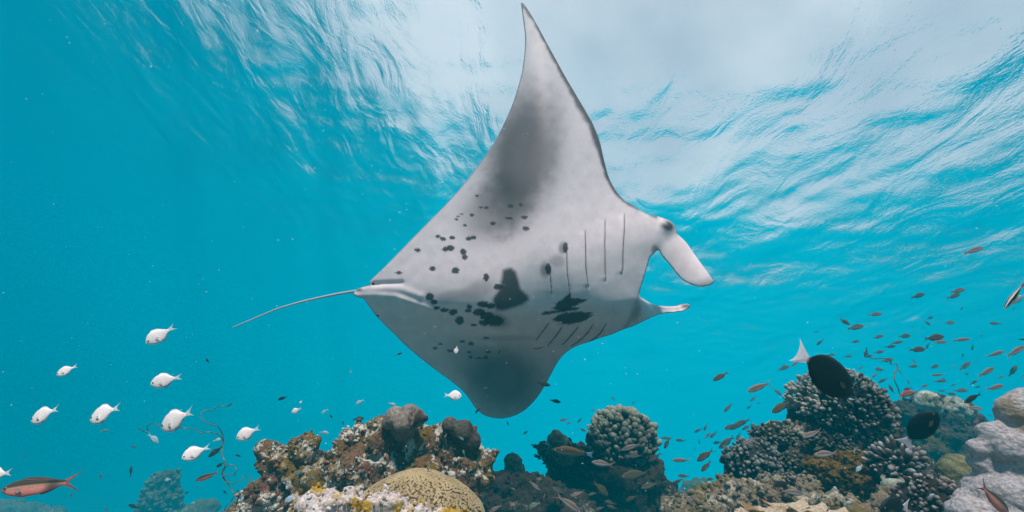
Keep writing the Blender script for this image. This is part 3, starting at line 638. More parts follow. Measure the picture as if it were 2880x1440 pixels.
# --- big lobed coral at the picture's edge
D = 1.85
def lobes(p, n):
    q = p*5.5; r = noise.fractal(q, 1, 2, 4); s = noise.turbulence(Vector((p.x*13, p.y*13, p.z*20)), 4, True)
    return 0.009*r - 0.008*s - 0.006*(0.5-noise.voronoi(p*26)[0][0])
me = blob_mesh('lobed_coral', [B(*b) for b in [(2868,1160,54,D),(2905,1150,62,D),(2850,1185,36,D+.03),(2880,1205,56,D),(2790,1224,37,D),(2806,1212,28,D),(2846,1262,54,D-.05),(2890,1220,50,D-.03),(2752,1262,27,D),(2764,1300,36,D),(2796,1330,40,D),(2850,1318,52,D-.05),(2900,1310,60,D-.06),
   (2742,1368,36,D),(2724,1404,34,D-.03),(2700,1438,34,D-.04),(2780,1392,50,D-.06),(2835,1395,56,D-.1),(2890,1400,60,D-.12),(2740,1460,60,D-.08),(2820,1470,80,D-.1),(2900,1500,90,D-.1),(2800,1600,180,D),(2860,1750,230,D),(2940,1300,120,D+.1)]], 0.0105, lobes)
lbm = reef_mat('lobed_skin', [(0.26,0.20,0.20),(0.50,0.43,0.435),(0.58,0.52,0.545),(0.42,0.31,0.22)], 4.5, (0.45,0.68), 1.0, 6.6, fine=60, bdist=0.016)
lobed = add('lobed_coral', me, lbm, 'big pale lavender lobed coral rising in front of the reef slope', 'coral')

# --- ruffled plate coral and rubble along the lower slope
m_pl = reef_mat('plate_skin', [(0.22,0.15,0.09),(0.46,0.35,0.25),(0.62,0.53,0.44),(0.25,0.14,0.06)], 12, (0.5,0.7), 0.6, 3.3, fine=80)
def plate(cx, cy, D, R_, seed, parent, tilt):
    V, F = [], []; nr, na = 9, 40; rs = random.Random(seed)
    for side in (1, -1):
        for i in range(nr):
            f = i/(nr-1)
            for j in range(na):
                a = -0.25+ (math.pi+0.5)*j/(na-1); r = R_*(0.15+0.85*f)*(1+0.14*noise.noise(Vector((a*2.2, seed, 0))))
                h = 0.07*R_*f*f*math.sin(a*6+seed)+0.045*R_*f*f*math.sin(a*13+2*seed)+0.03*R_*f*math.sin(f*9+a*2)+0.20*R_*f*f+side*0.012*(1.2-f)*1.0
                V.append(P(cx, cy, D)+RV*r*math.cos(a)-FV*r*math.sin(a)*0.8+UV*(h+tilt*r*math.sin(a)))
    o_ = nr*na
    for i in range(nr-1):
        for j in range(na-1):
            q = (i*na+j, i*na+j+1, (i+1)*na+j+1, (i+1)*na+j); F.append(q); F.append(tuple(k+o_ for k in reversed(q)))
    for j in range(na-1): b = (nr-1)*na+j; F.append((b, b+1, b+1+o_, b+o_))
    me = mesh_from('plate', V, F); me.materials.append(m_pl); link(bpy.data.objects.new('plate', me), parent)
D = 1.95
me = blob_mesh('plate_coral', [B(2170,1490,60,D),B(2260,1490,60,D),B(2120,1500,50,D),B(2220,1560,110,D),B(2200,1700,180,D)], 0.018, crag(0.1, 0.03, 41, 0.8))
plc = add('plate_coral', me, m_pl, 'ruffled beige plate coral at the lower edge of the slope', 'coral')
for k, (x, y, r, dd) in enumerate([(2150,1434,60,1.9),(2205,1424,62,1.96),(2262,1432,60,1.92),(2118,1452,50,1.86),(2320,1444,55,1.94)]): plate(x, y, dd, r*M(dd), k*1.7+.4, plc, 0.10)
m_rb = reef_mat('slope_rubble', [(0.05,0.038,0.024),(0.215,0.165,0.110),(0.50,0.44,0.35),(0.16,0.11,0.03)], 9, (0.46,0.64), 1.0, 7.7, fine=60)
me = blob_mesh('reef_rock', [B(*b) for b in [(2040,1352,24,2.45),(2012,1392,34,2.4),(1960,1420,36,2.4),(1900,1436,34,2.4),(2080,1392,44,2.35),(2130,1388,40,2.35),(2180,1378,34,2.4),(2060,1440,60,2.3),(2000,1450,60,2.3),(1930,1470,50,2.3),(2160,1430,50,2.35),(2040,1560,150,2.3),(2080,1700,200,2.3)]], 0.014, crag(0.1, 0.045, 43, 1.0))
sl = add('reef_rock', me, m_rb, 'pale nubbly rock slope below the rounded grey thicket', 'rock')
scatter('encrusting_growth', me, sl, m_rb, 2200, 0.006, 0.020, 14)
me = blob_mesh('reef_rock', [B(*b) for b in [(2330,1440,50,2.15),(2400,1446,40,2.15),(2470,1428,36,2.15),(2500,1400,30,2.2),(2540,1440,40,2.1),(2260,1400,34,2.25),(2275,1370,26,2.3),(2400,1540,120,2.1),(2520,1560,120,2.1),(2430,1700,200,2.1)]], 0.015, crag(0.1, 0.045, 47, 1.0))
sl2 = add('reef_rock', me, m_rb, 'mottled rubble rock at the foot of the ochre ledge coral', 'rock')
scatter('encrusting_growth', me, sl2, m_rb, 1500, 0.006, 0.020, 15)

# --- corals across the open water
D = 12.5
m_far = reef_mat('far_coral_skin', [(0.035,0.04,0.025),(0.13,0.13,0.08),(0.34,0.34,0.24),(0.09,0.085,0.03)], 1.6, (0.5,0.66), 1.0, 3.7, fine=13, bdist=0.06)
me = blob_mesh('block_coral', [B(*b) for b in [(442,1358,24,D),(474,1354,26,D),(428,1392,24,D),(488,1392,24,D),(458,1392,38,D),(442,1440,40,D),(478,1444,40,D),(455,1560,90,D),(455,1700,120,D)]], 0.07, crag(0.42, 0.13, 51, 1.0))
fb = add('block_coral', me, m_far, 'hazy upright block of coral beyond the pale fish', 'coral')
scatter('encrusting_growth', me, fb, m_far, 1000, 0.04, 0.12, 16)
for k, (lst, lab) in enumerate(([[(560,1436,30,D),(590,1432,26,D),(540,1450,30,D),(570,1520,70,D),(570,1650,90,D)], 'hazy low coral hump under the whip coral'], [[(30,1440,34,16),(80,1448,34,16),(140,1458,34,16),(0,1436,30,16),(70,1540,90,16),(60,1680,110,16)], 'dim coral ridge under the big striped fish'], [[(1945,1385,30,12),(1975,1378,30,12),(1925,1400,30,12),(1960,1420,55,12),(1955,1520,90,12)], 'hazy coral hump seen between the finger coral and the slope'], [[(680,1450,30,13),(640,1456,26,13),(650,1540,70,13)], 'dim coral hump behind the foot of the central mound'])):
    me = blob_mesh('coral_hump', [B(*b) for b in lst], 0.08, crag(0.42, 0.12, 53+k, 1.0)); add('coral_hump', me, m_far, lab, 'coral')

# --- whip corals
def whip(label, pts, d0, d1, rpx, mat):
    q = chaikin(pts, False, 2); q = resample(q, 2.0, False); k = len(q); V, F = [], []
    for i in range(k):
        f = i/(k-1); d = d0+(d1-d0)*f+0.04*math.sin(f*17); r = rpx*M(d)*(1.1-0.35*f)*(1.25 if i % 3 == 0 else 0.85)
        c = P(q[i][0], q[i][1], d); tn = q[min(i+1, k-1)]-q[max(i-1, 0)]; tn = tn/np.hypot(*tn); sd_ = RV*(-tn[1])+UV*(-tn[0])
        for s in range(6):
            a = 2*math.pi*s/6; V.append(c+(sd_*math.cos(a)+FV*math.sin(a))*r)
        if i:
            for s in range(6): F.append(((i-1)*6+s, (i-1)*6+(s+1) % 6, i*6+(s+1) % 6, i*6+s))
    F += [tuple(range(6)), tuple(range((k-1)*6, k*6))]
    me = mesh_from('whip_coral', V, F); me.materials.append(mat); o = bpy.data.objects.new('whip_coral', me); link(o); tag(o, label, 'coral', 'whip corals')
m_wh = reef_mat('whip_skin', [(0.03,0.026,0.014),(0.12,0.10,0.045),(0.36,0.33,0.16),(0.05,0.045,0.02)], 14, (0.5,0.66), 0.6, 1.9, fine=120, bdist=0.004)
whip('long wiry whip coral curling up beside the central mound', [(660,1400),(651,1373),(631,1348),(623,1329),(631,1312),(633,1298),(623,1276),(629,1248),(630,1234),(623,1214),(612,1197),(595,1195),(576,1186),(564,1172),(567,1158),(581,1153),(598,1155),(606,1147),(618,1139),(634,1145),(645,1140),(653,1132)], 2.45, 2.6, 1.35, m_wh)
whip('wiry whip coral reaching sideways behind the lowest pale fish', [(624,1272),(629,1242),(620,1224),(604,1217),(576,1214),(567,1220),(557,1214),(553,1206),(531,1206),(508,1202),(486,1203),(465,1206),(447,1200),(436,1192),(425,1190),(413,1199),(415,1209),(420,1213),(411,1217),(400,1211),(388,1202)], 2.55, 2.75, 1.3, m_wh)
whip('looped whip coral tangle at the foot of the central mound', [(626,1340),(631,1315),(645,1305),(662,1312),(665,1326),(655,1340),(637,1336),(624,1343),(637,1359),(659,1359),(682,1348),(685,1337),(699,1340),(715,1357),(722,1373)], 2.45, 2.35, 1.3, m_wh)
whip('short whip coral strand hanging below the tangle', [(672,1376),(659,1393),(648,1415),(636,1422),(630,1434),(642,1440)], 2.4, 2.5, 1.3, m_wh)
whip('hazy kinked whip coral above the far outcrop', [(2535,1125),(2529,1103),(2525,1089),(2516,1072),(2516,1047),(2525,1034),(2521,1021),(2506,1026),(2504,1011),(2483,1007),(2454,1009),(2439,998),(2437,977)], 5.9, 6.2, 1.5, m_wh)

# ------------------------------------------------------------------ fish
def interp(x, xs, ys): return float(np.interp(x, xs, ys))
class Kind:
    """a kind of fish, unit length along +X (snout at x=0.5, tail tips at x=-0.5), +Z up"""
    def __init__(s, name, body, hs, lo, ws, col, tail, tailcol, fins=(), ns=18, nr=14, eye=None, eyecol=None, shine=0.35, pect=None):
        s.name, s.body = name, body; mat = FISH_MAT
        V, F, K = [], [], []; us = [0.5-0.5*math.cos(math.pi*i/(ns-1)) if i < ns//3 else None for i in range(ns)]
        us = list(np.linspace(0, 1, ns)**1.15)
        for i, u in enumerate(us):
            x = 0.5-u*body; t, b, w = interp(u, *hs), interp(u, *lo), interp(u, *ws)
            for q in range(nr):
                a = 2*math.pi*q/nr; sz, sy = math.sin(a), math.cos(a)
                z = (t*abs(sz)**0.9 if sz > 0 else -b*abs(sz)**0.9); y = w*math.copysign(abs(sy)**0.85, sy)
                V.append((x, y, z)); K.append(col(u, sz))
            if i:
                for q in range(nr): F.append(((i-1)*nr+q, (i-1)*nr+(q+1) % nr, i*nr+(q+1) % nr, i*nr+q))
        F.append(tuple(range(nr))); F.append(tuple(range((ns-1)*nr, ns*nr)))
        # low fins along the back and belly grow out of the body outline itself
        for sgn, u0, u1, h, rake, fc in fins:
            m = 7; b0 = len(V)
            for i in range(m):
                f = i/(m-1); u = u0+(u1-u0)*f; base = interp(u, *hs) if sgn > 0 else interp(u, *lo); hh = h*math.sin(math.pi*min(1, 0.22+0.78*f) )**0.7 if f < 1 else h*0.25
                x = 0.5-u*body
                for y in (0.006, -0.006): V.append((x, y, sgn*base*0.9)); K.append(fc)
                V.append((x-rake*hh, 0, sgn*(base+hh))); K.append(tuple(c*0.9 for c in fc))
                if i:
                    a_, c_ = b0+(i-1)*3, b0+i*3; F.extend([(a_, c_, c_+2, a_+2), (a_+1, a_+2, c_+2, c_+1)])
        me = mesh_from(name, V, F); set_color(me, np.array(K)); me.materials.append(mat); s.me = me
        # tail fin: outline fanned out behind the peduncle
        xb = 0.5-body+0.01; tp = [(xb+0.02, t_) for t_ in (interp(1, *hs), -interp(1, *lo))]
        V, F, K = [], [], []; pts = [(xb+0.03, tp[0][1]*0.9)] + tail + [(xb+0.03, tp[1][1]*0.9)]
        n = len(pts); c0 = (xb-0.02, 0)
        for y in (0.005, -0.005):
            V.append((c0[0], y*1.6, 0)); K.append(tailcol(0, 0))
            for (x, z) in pts: V.append((x, y*(0.25 if x < xb-0.05 else 1), z)); K.append(tailcol(min(1, (xb-x)/0.2), z))
        for i in range(n-1): F.append((0, 1+i, 2+i)); F.append((n+1, n+3+i, n+2+i))
        for i in range(n-1): F.append((1+i, n+2+i, n+3+i, 2+i))
        tm = mesh_from('tail_fin', V, F, False); set_color(tm, np.array(K)); tm.materials.append(mat); s.tail = tm
        s.eye = None
        if eye:
            u, v, r = eye; V = [tuple(q) for q in ICO2[0]]; K = []
            ec = eyecol or ((0.75,0.72,0.66), (0.01,0.01,0.012))
            for q in V: K.append(ec[1] if abs(q[1]) > 0.80 else ec[0])
            em = mesh_from('eye', [(q[0]*r, q[1]*r*0.7, q[2]*r) for q in V], ICO2[1]); set_color(em, np.array(K)); em.materials.append(EYE_MAT); s.eye = em
            t = interp(u, *hs); w = interp(u, *ws); s.eyepos = (0.5-u*body, w*math.sqrt(max(0, 1-(v)**2))*0.92, v*t)
        s.pect = None
        if pect:
            u, v, L, pc = pect; V, F = [], []
            for y in (0, 0.004): V += [(0, y, 0.01), (-L*.5, y+L*.16, 0.035), (-L, y+L*.30, 0.0), (-L*.8, y+L*.26, -0.04), (-L*.3, y+L*.1, -0.035), (0, y, -0.012)]
            F = [(0,1,2,3,4,5), (11,10,9,8,7,6)]+[(i, 6+i, 6+(i+1) % 6, (i+1) % 6) for i in range(6)]
            pm = mesh_from('pectoral_fin', V, F, False); set_color(pm, np.tile(np.array(pc), (len(V), 1))); pm.materials.append(mat); s.pect = pm
            s.pectpos = (0.5-u*body, interp(u, *ws)*0.93, v*interp(u, *hs))
def fish_mat(name, rough, spec):
    t = NT(name); v = t.n.new('ShaderNodeVertexColor'); v.layer_name = 'tint'; c = t.coord()
    sc = t.voro(c, 55); n = t.noise(c, 14, 4)
    col = t.mix(t.rng(n, 0.35, 0.7, 0, 0.3), v.outputs[0], t.mix(0.35, v.outputs[0], (0.03,0.03,0.03)))
    return t.fin(col, rough, t.bump(sc, 0.12, 0.02), spec)
FISH_MAT = fish_mat('fish_scales', 0.5, 0.16); EYE_MAT = fish_mat('fish_eye', 0.12, 0.6)

def lerp(a, b, f): return tuple(x*(1-f)+y*f for x, y in zip(a, b))
def band(v, c, w): return math.exp(-((v-c)/w)**2)
FORK = lambda L, h, n: [(-0.5+0.10, h*0.62), (-0.5, h), (-0.5+0.03, h*0.86), (-0.5+L*n, h*0.30), (-0.5+L*n*1.15, 0.0), (-0.5+L*n, -h*0.30), (-0.5+0.03, -h*0.86), (-0.5, -h), (-0.5+0.10, -h*0.62)]
K = {}
PALE = (0.97, 0.84, 0.82)
def pale_col(u, v): return lerp(PALE, (0.80,0.80,0.84), 0.5*max(0, -v)) if u > 0.05 else (0.74,0.66,0.68)
K['pale'] = Kind('pale_damselfish', 0.76, ([0,.04,.12,.25,.45,.65,.85,1],[.005,.078,.16,.24,.275,.225,.095,.04]), ([0,.04,.12,.25,.45,.65,.85,1],[.01,.066,.132,.205,.245,.20,.085,.038]),
   ([0,.06,.2,.4,.7,1],[.010,.036,.058,.062,.036,.010]), pale_col, FORK(.26,.14,.45), lambda f, z: (0.72,0.70,0.70), ((1,.35,.9,.035,.6,(.74,.69,.69)),(-1,.5,.9,.035,.6,(.74,.69,.69))), 20, 16, (.13,.18,.034), ((0.82,0.80,0.78),(0.01,0.01,0.012)), pect=(.34,-.25,.15,(.78,.72,.74)))
def stripe_col(u, v):
    base = lerp((0.90,0.30,0.24), (0.34,0.17,0.12), min(1, max(0, v*1.6+0.35))); 
    if v > 0.18: base = lerp(base, (0.020,0.018,0.016), 0.9)
    for c in (0.30, 0.56, 0.82): base = lerp(base, (0.50,0.42,0.20), 0.30*band(v, c, 0.03))
    base = lerp(base, (0.48,0.40,0.26), 0.8*band(v, 0.10, 0.07))
    if u < 0.10: base = lerp(base, (0.10,0.055,0.04), 0.6)
    return base
SLIM_T = ([0,.05,.15,.35,.6,.85,1],[.006,.04,.072,.098,.085,.045,.026]); SLIM_B = ([0,.05,.15,.35,.6,.85,1],[.006,.036,.068,.098,.088,.042,.024]); SLIM_W = ([0,.08,.25,.5,.8,1],[.008,.026,.044,.044,.022,.008])
BIG = lambda h, k: (h[0], [q*k for q in h[1]])
K['striped'] = Kind('striped_fusilier', 0.80, BIG(SLIM_T, 1.2), BIG(SLIM_B, 1.25), SLIM_W, stripe_col, FORK(.22,.145,.70), lambda f, z: (0.015,0.013,0.015) if abs(z) > 0.115 else (0.40,0.12,0.11), ((1,.30,.80,.010,.5,(.10,.06,.05)),(-1,.62,.88,.02,.5,(.36,.14,.13))), 34, 84, (.085,.25,.017), ((0.55,0.45,0.30),(0.01,0.01,0.01)), pect=(.25,-.2,.10,(.5,.3,.27)))
def pink_col(u, v):
    b = lerp((0.48,0.39,0.375), (0.22,0.145,0.13), min(1, max(0, v+0.3))); b = lerp(b, (0.03,0.022,0.02), 0.92*band(v, 0.32, 0.13))
    return lerp(b, (0.16,0.12,0.09), 0.7) if v > 0.62 else b
K['pink'] = Kind('striped_schooling_fish', 0.80, SLIM_T, SLIM_B, SLIM_W, pink_col, FORK(.22,.13,.68), lambda f, z: (0.34,0.19,0.17), ((1,.30,.85,.02,.5,(.3,.2,.18)),(-1,.62,.88,.02,.5,(.34,.2,.18))), 20, 24, (.085,.15,.020))
MED_T = ([0,.05,.15,.35,.6,.85,1],[.006,.05,.092,.128,.108,.048,.028]); MED_B = ([0,.05,.15,.35,.6,.85,1],[.006,.04,.080,.122,.105,.045,.026])
def grey_col(a, b, c):
    def f(u, v): 
        k = lerp(b, a, min(1, max(0, v*0.8+0.5)))
        return lerp(k, c, 0.5*band(v, 0.25, 0.12))
    return f
for nm, a, b, c in (('grey',(0.070,0.056,0.044),(0.26,0.215,0.19),(0.036,0.028,0.022)),('olive',(0.075,0.064,0.034),(0.19,0.17,0.13),(0.11,0.09,0.045)),('dark',(0.022,0.022,0.022),(0.06,0.055,0.05),(0.015,0.015,0.015))):
    K[nm] = Kind(dict(grey='grey_schooling_fish', olive='olive_schooling_fish', dark='dark_small_fish')[nm], 0.79, MED_T, MED_B, SLIM_W, grey_col(a, b, c), FORK(.23,.135,.66), (lambda q: (lambda f, z: q))(tuple(x*1.1 for x in a)), ((1,.28,.85,.03,.5,a),(-1,.58,.88,.025,.5,a)), 16, 14, (.09,.2,.020), ((0.4,0.36,0.3),(0.01,0.01,0.01)))
K['red'] = Kind('red_soldier_fish', 0.79, MED_T, MED_B, SLIM_W, grey_col((0.34,0.06,0.045),(0.44,0.16,0.13),(0.28,0.05,0.04)), FORK(.23,.135,.66), lambda f, z: (0.34,0.08,0.06), ((1,.28,.85,.03,.5,(.3,.06,.05)),(-1,.58,.88,.025,.5,(.3,.06,.05))), 16, 14, (.09,.2,.022))
K['orange'] = Kind('orange_anthias', 0.77, MED_T, MED_B, SLIM_W, grey_col((0.66,0.17,0.02),(0.72,0.26,0.05),(0.6,0.15,0.02)), FORK(.24,.15,.66), lambda f, z: (0.72,0.34,0.05), ((1,.22,.85,.045,.5,(.7,.25,.04)),(-1,.58,.88,.035,.5,(.7,.3,.04))), 16, 14, (.09,.2,.022))
K['blue'] = Kind('pale_blue_chromis', 0.76, ([0,.04,.12,.25,.45,.65,.85,1],[.005,.05,.10,.15,.17,.14,.065,.035]), ([0,.04,.12,.25,.45,.65,.85,1],[.01,.045,.085,.135,.16,.13,.06,.034]), SLIM_W,
   grey_col((0.34,0.50,0.62),(0.66,0.72,0.72),(0.5,0.6,0.62)), FORK(.26,.14,.45), lambda f, z: (0.5,0.56,0.6), ((1,.35,.9,.03,.6,(.4,.5,.6)),(-1,.5,.9,.03,.6,(.5,.55,.6))), 14, 12, (.13,.2,.026))
K['green'] = Kind('green_chromis', 0.76, ([0,.04,.12,.25,.45,.65,.85,1],[.005,.05,.10,.15,.17,.14,.065,.035]), ([0,.04,.12,.25,.45,.65,.85,1],[.01,.045,.085,.135,.16,.13,.06,.034]), SLIM_W,
   grey_col((0.13,0.18,0.13),(0.30,0.34,0.27),(0.2,0.25,0.2)), FORK(.26,.14,.45), lambda f, z: (0.2,0.24,0.2), ((1,.35,.9,.03,.6,(.15,.2,.15)),(-1,.5,.9,.03,.6,(.2,.24,.2))), 14, 12, (.13,.2,.026))
SUR_T = ([0,.03,.08,.16,.3,.5,.7,.86,.95,1],[.012,.06,.115,.17,.215,.228,.205,.14,.05,.04]); SUR_B = ([0,.03,.08,.16,.3,.5,.7,.86,.95,1],[.02,.05,.10,.15,.195,.215,.20,.135,.05,.038])
K['surgeon'] = Kind('black_surgeonfish', 0.80, SUR_T, SUR_B, ([0,.06,.2,.45,.75,.93,1],[.015,.04,.06,.062,.036,.014,.011]), lambda u, v: (0.006,0.005,0.005) if u < 0.985 else (0.30,0.26,0.27),
   [(-0.5+0.12, .095), (-0.5-.01, .175), (-0.5+0.03, .11), (-0.5+0.045, .05), (-0.5+0.05, 0.0), (-0.5+0.045,-.05), (-0.5+0.025,-.11), (-0.5-.015,-.165), (-0.5+0.12,-.095)], lambda f, z: lerp((0.80,0.66,0.74), (0.96,0.90,0.94), f), ((1,.14,.93,.022,.4,(.018,.015,.017)),(-1,.30,.93,.022,.4,(.018,.015,.017))), 26, 20, (.10,.30,.020), ((0.26,0.18,0.12),(0.01,0.01,0.01)), pect=(.24,-.1,.15,(.07,.045,.025)))
def wrasse_col(u, v): return lerp((0.26,0.28,0.24), (0.10,0.05,0.014), min(1, max(0, v*3+0.9))) if u < 0.93 else (0.02,0.02,0.03)
K['wrasse'] = Kind('brown_wrasse', 0.85, SLIM_T, SLIM_B, SLIM_W, wrasse_col, [(-.42,.055),(-.5,.075),(-.47,.03),(-.465,0),(-.47,-.03),(-.5,-.075),(-.42,-.055)], lambda f, z: (0.25,0.42,0.62), ((1,.22,.92,.035,.3,(.14,.07,.02)),(-1,.5,.92,.03,.3,(.24,.24,.2))), 26, 22, (.085,.25,.016))
def cleaner_col(u, v):
    b = (0.78,0.76,0.74) if v > -0.35 else (0.80,0.55,0.16); b = lerp(b, (0.010,0.011,0.016), 1.0 if abs(v-0.12) < 0.30+0.1*u else 0.0)
    return (0.012,0.012,0.02) if v > 0.92 else b
K['cleaner'] = Kind('cleaner_wrasse', 0.86, SLIM_T, SLIM_B, SLIM_W, cleaner_col, [(-.42,.05),(-.5,.062),(-.49,.03),(-.485,0),(-.49,-.03),(-.5,-.062),(-.42,-.05)], lambda f, z: (0.60,0.42,0.36) if abs(z) > .02 else (0.05,0.04,0.05), ((1,.25,.92,.03,.3,(.30,.22,.2)),(-1,.5,.92,.03,.3,(.7,.6,.5))), 26, 28, (.085,.25,.015), ((0.6,0.5,0.3),(0.01,0.01,0.01)))

def fish(kind, hx, hy, tx, ty, d, label, cat='fish', group=None, yaw=0.0, detail=True, roll=0.0, lean=0.0):
    k = K[kind]; dl = 0.5*math.tan(yaw)*math.hypot(hx-tx, hy-ty)*M(d)*(1 if hx > tx else -1)
    a, b = P(hx, hy, d+dl), P(tx, ty, d-dl); X = a-b; L = X.length; X.normalize()
    U2 = UV+FV*lean; Z = U2-X*U2.dot(X); Z = Z.normalized() if Z.length > 0.15 else (-RV - X*(-RV).dot(X)).normalized()
    if roll: Z = Matrix.Rotation(roll, 3, X) @ Z
    Y = Z.cross(X); m = Matrix((X, Y, Z)).transposed().to_4x4(); m.translation = (a+b)/2
    o = bpy.data.objects.new(k.name, k.me); link(o); o.matrix_world = m @ Matrix.Diagonal((L, L, L, 1))
    tag(o, label, cat, group)
    link(bpy.data.objects.new('tail_fin', k.tail), o)
    if detail:
        for s in (1, -1):
            if k.eye: e = bpy.data.objects.new('eye', k.eye); link(e, o); e.location = (k.eyepos[0], s*k.eyepos[1], k.eyepos[2])
            if k.pect: e = bpy.data.objects.new('pectoral_fin', k.pect); link(e, o); e.location = (k.pectpos[0], s*k.pectpos[1], k.pectpos[2]); e.scale = (1, s, 1)
    return o

# --- the pale fish
PG = 'pale damselfish beside the reef'
for hx, hy, tx, ty, d, yaw, lab in [
  (411,966,495,916,1.25,.2,'pale pinkish white fish, topmost of its group, under the manta tail'),
  (159,1055,220,1027,1.6,.2,'smallest of the plump pale fish, nearest the open blue water'),
  (423,1081,515,1058,1.2,.2,'pale white fish with level body above the sideways whip coral'),
  (88,1184,167,1146,1.3,.2,'pale white fish straight above the big striped fish'),
  (254,1181,340,1142,1.25,.15,'pale white fish halfway between the striped fish and the whip coral'),
  (454,1204,545,1153,1.1,.1,'largest pale fish, crossing in front of the sideways whip coral'),
  (511,1290,594,1254,1.2,.15,'lowest of the whole pale fish, left of the whip coral stem'),
  (665,1234,733,1201,1.4,.3,'pale pink fish between the whip coral and the central mound'),
  (-46,1344,35,1327,1.3,.1,'pale fish cut off by the picture edge behind the striped fish'),
  (1298,1114,1247,1111,2.0,.15,'pale pink fish facing the other way, under the manta belly')]:
    fish('pale', hx, hy, tx, ty, d, lab, 'fish', PG, (yaw if hx < tx else -yaw)+0.22*math.sin(hx*1.7), roll=0.08*math.sin(hy*2.3), lean=0.42)
fish('striped', 4, 1379, 232, 1351, 1.35, 'big striped fish with dark lined back, red belly and forked tail', yaw=.12, lean=0.4)
fish('striped', 550, 1352, 620, 1326, 1.9, 'small reddish striped fish left of the whip coral tangle', yaw=.2)
fish('surgeon', 2398, 1108, 2236, 985, 1.7, 'large black surgeonfish with a white crescent tail above the thicket', yaw=.1, lean=0.15)
fish('surgeon', 2636, 1160, 2538, 1252, 2.2, 'black surgeonfish heading up past the hazy outcrop, white tail below', yaw=-.2)
fish('surgeon', 2476, 1432, 2556, 1424, 1.8, 'black surgeonfish half hidden at the lower picture edge', yaw=.5)
fish('dark', 2711, 1133, 2764, 1104, 2.6, 'plump black fish over the far shoulder of the reef, tail raised', yaw=.1)
fish('wrasse', 1553, 1264, 1668, 1279, 3.0, 'brown backed wrasse with a blue tail before the finger coral')
fish('cleaner', 2825, 868, 2880, 797, 1.5, 'black white and yellow cleaner wrasse at the picture edge', yaw=.1)
fish('blue', 2842, 852, 2890, 826, 2.0, 'whitish fish behind the cleaner wrasse', yaw=.1)
fish('orange', 1086, 1279, 1094, 1305, 2.1, 'bright orange fish pointing upward against the central mound')
fish('striped', 2836, 1446, 2752, 1356, 1.35, 'striped fish diving across the big lobed coral', yaw=.1)

# --- schooling fish; labels name the nearest landmark
LAND = [(2320,1060,'the white tailed surgeonfish'),(2590,1205,'the upward black surgeonfish'),(1750,1215,'the finger coral'),(2480,1020,'the kinked whip coral'),(2640,1150,'the hazy outcrop'),(2400,1150,'the large thicket'),
 (2116,1300,'the rounded thicket'),(2400,1340,'the ochre ledge coral'),(2520,1310,'the open branching coral'),(2850,1230,'the lobed coral'),(2850,830,'the cleaner wrasse'),(1420,1100,'the manta lower wing'),(1700,1380,'the dark pedestal'),
 (1450,1400,'the low dark ridge'),(1100,1250,'the central mound'),(1140,1380,'the honeycomb dome'),(610,1240,'the whip coral stem'),(455,1380,'the hazy coral block'),(1140,1160,'the perched boulder coral'),(860,1290,'the pale end of the mound'),(2050,1390,'the nubbly slope'),
 (2170,1420,'the plate coral'),(2618,1400,'the mauve branching coral'),(1960,1390,'the hazy hump by the slope'),(1560,1245,'the spiky coral'),(2240,1060,'the open water gap'),(1900,1230,'the finger coral flank'),(2700,900,'the open water below the lone fish'),(2735,700,'the bright surface edge')]
LAND = [l for l in LAND if 'open water' not in l[2] and 'surface' not in l[2]]
WORDS = {'grey':'grey schooling fish','pink':'pink dark striped fish','olive':'olive grey fish','dark':'small dark fish','red':'reddish fish','blue':'pale blue fish','green':'pale green fish','pale':'small whitish fish'}
ORD = ['','second nearest it','third nearest it','fourth nearest it','fifth nearest it','sixth nearest it','seventh nearest it','eighth nearest it','ninth nearest it','tenth nearest it','eleventh nearest it','twelfth nearest it','thirteenth nearest it']
def z2(zx, zy, s, rows): return [(k, zx+a/s, zy+b/s, zx+c/s, zy+e/s, d) for (k, a, b, c, e, d) in rows]
N = None
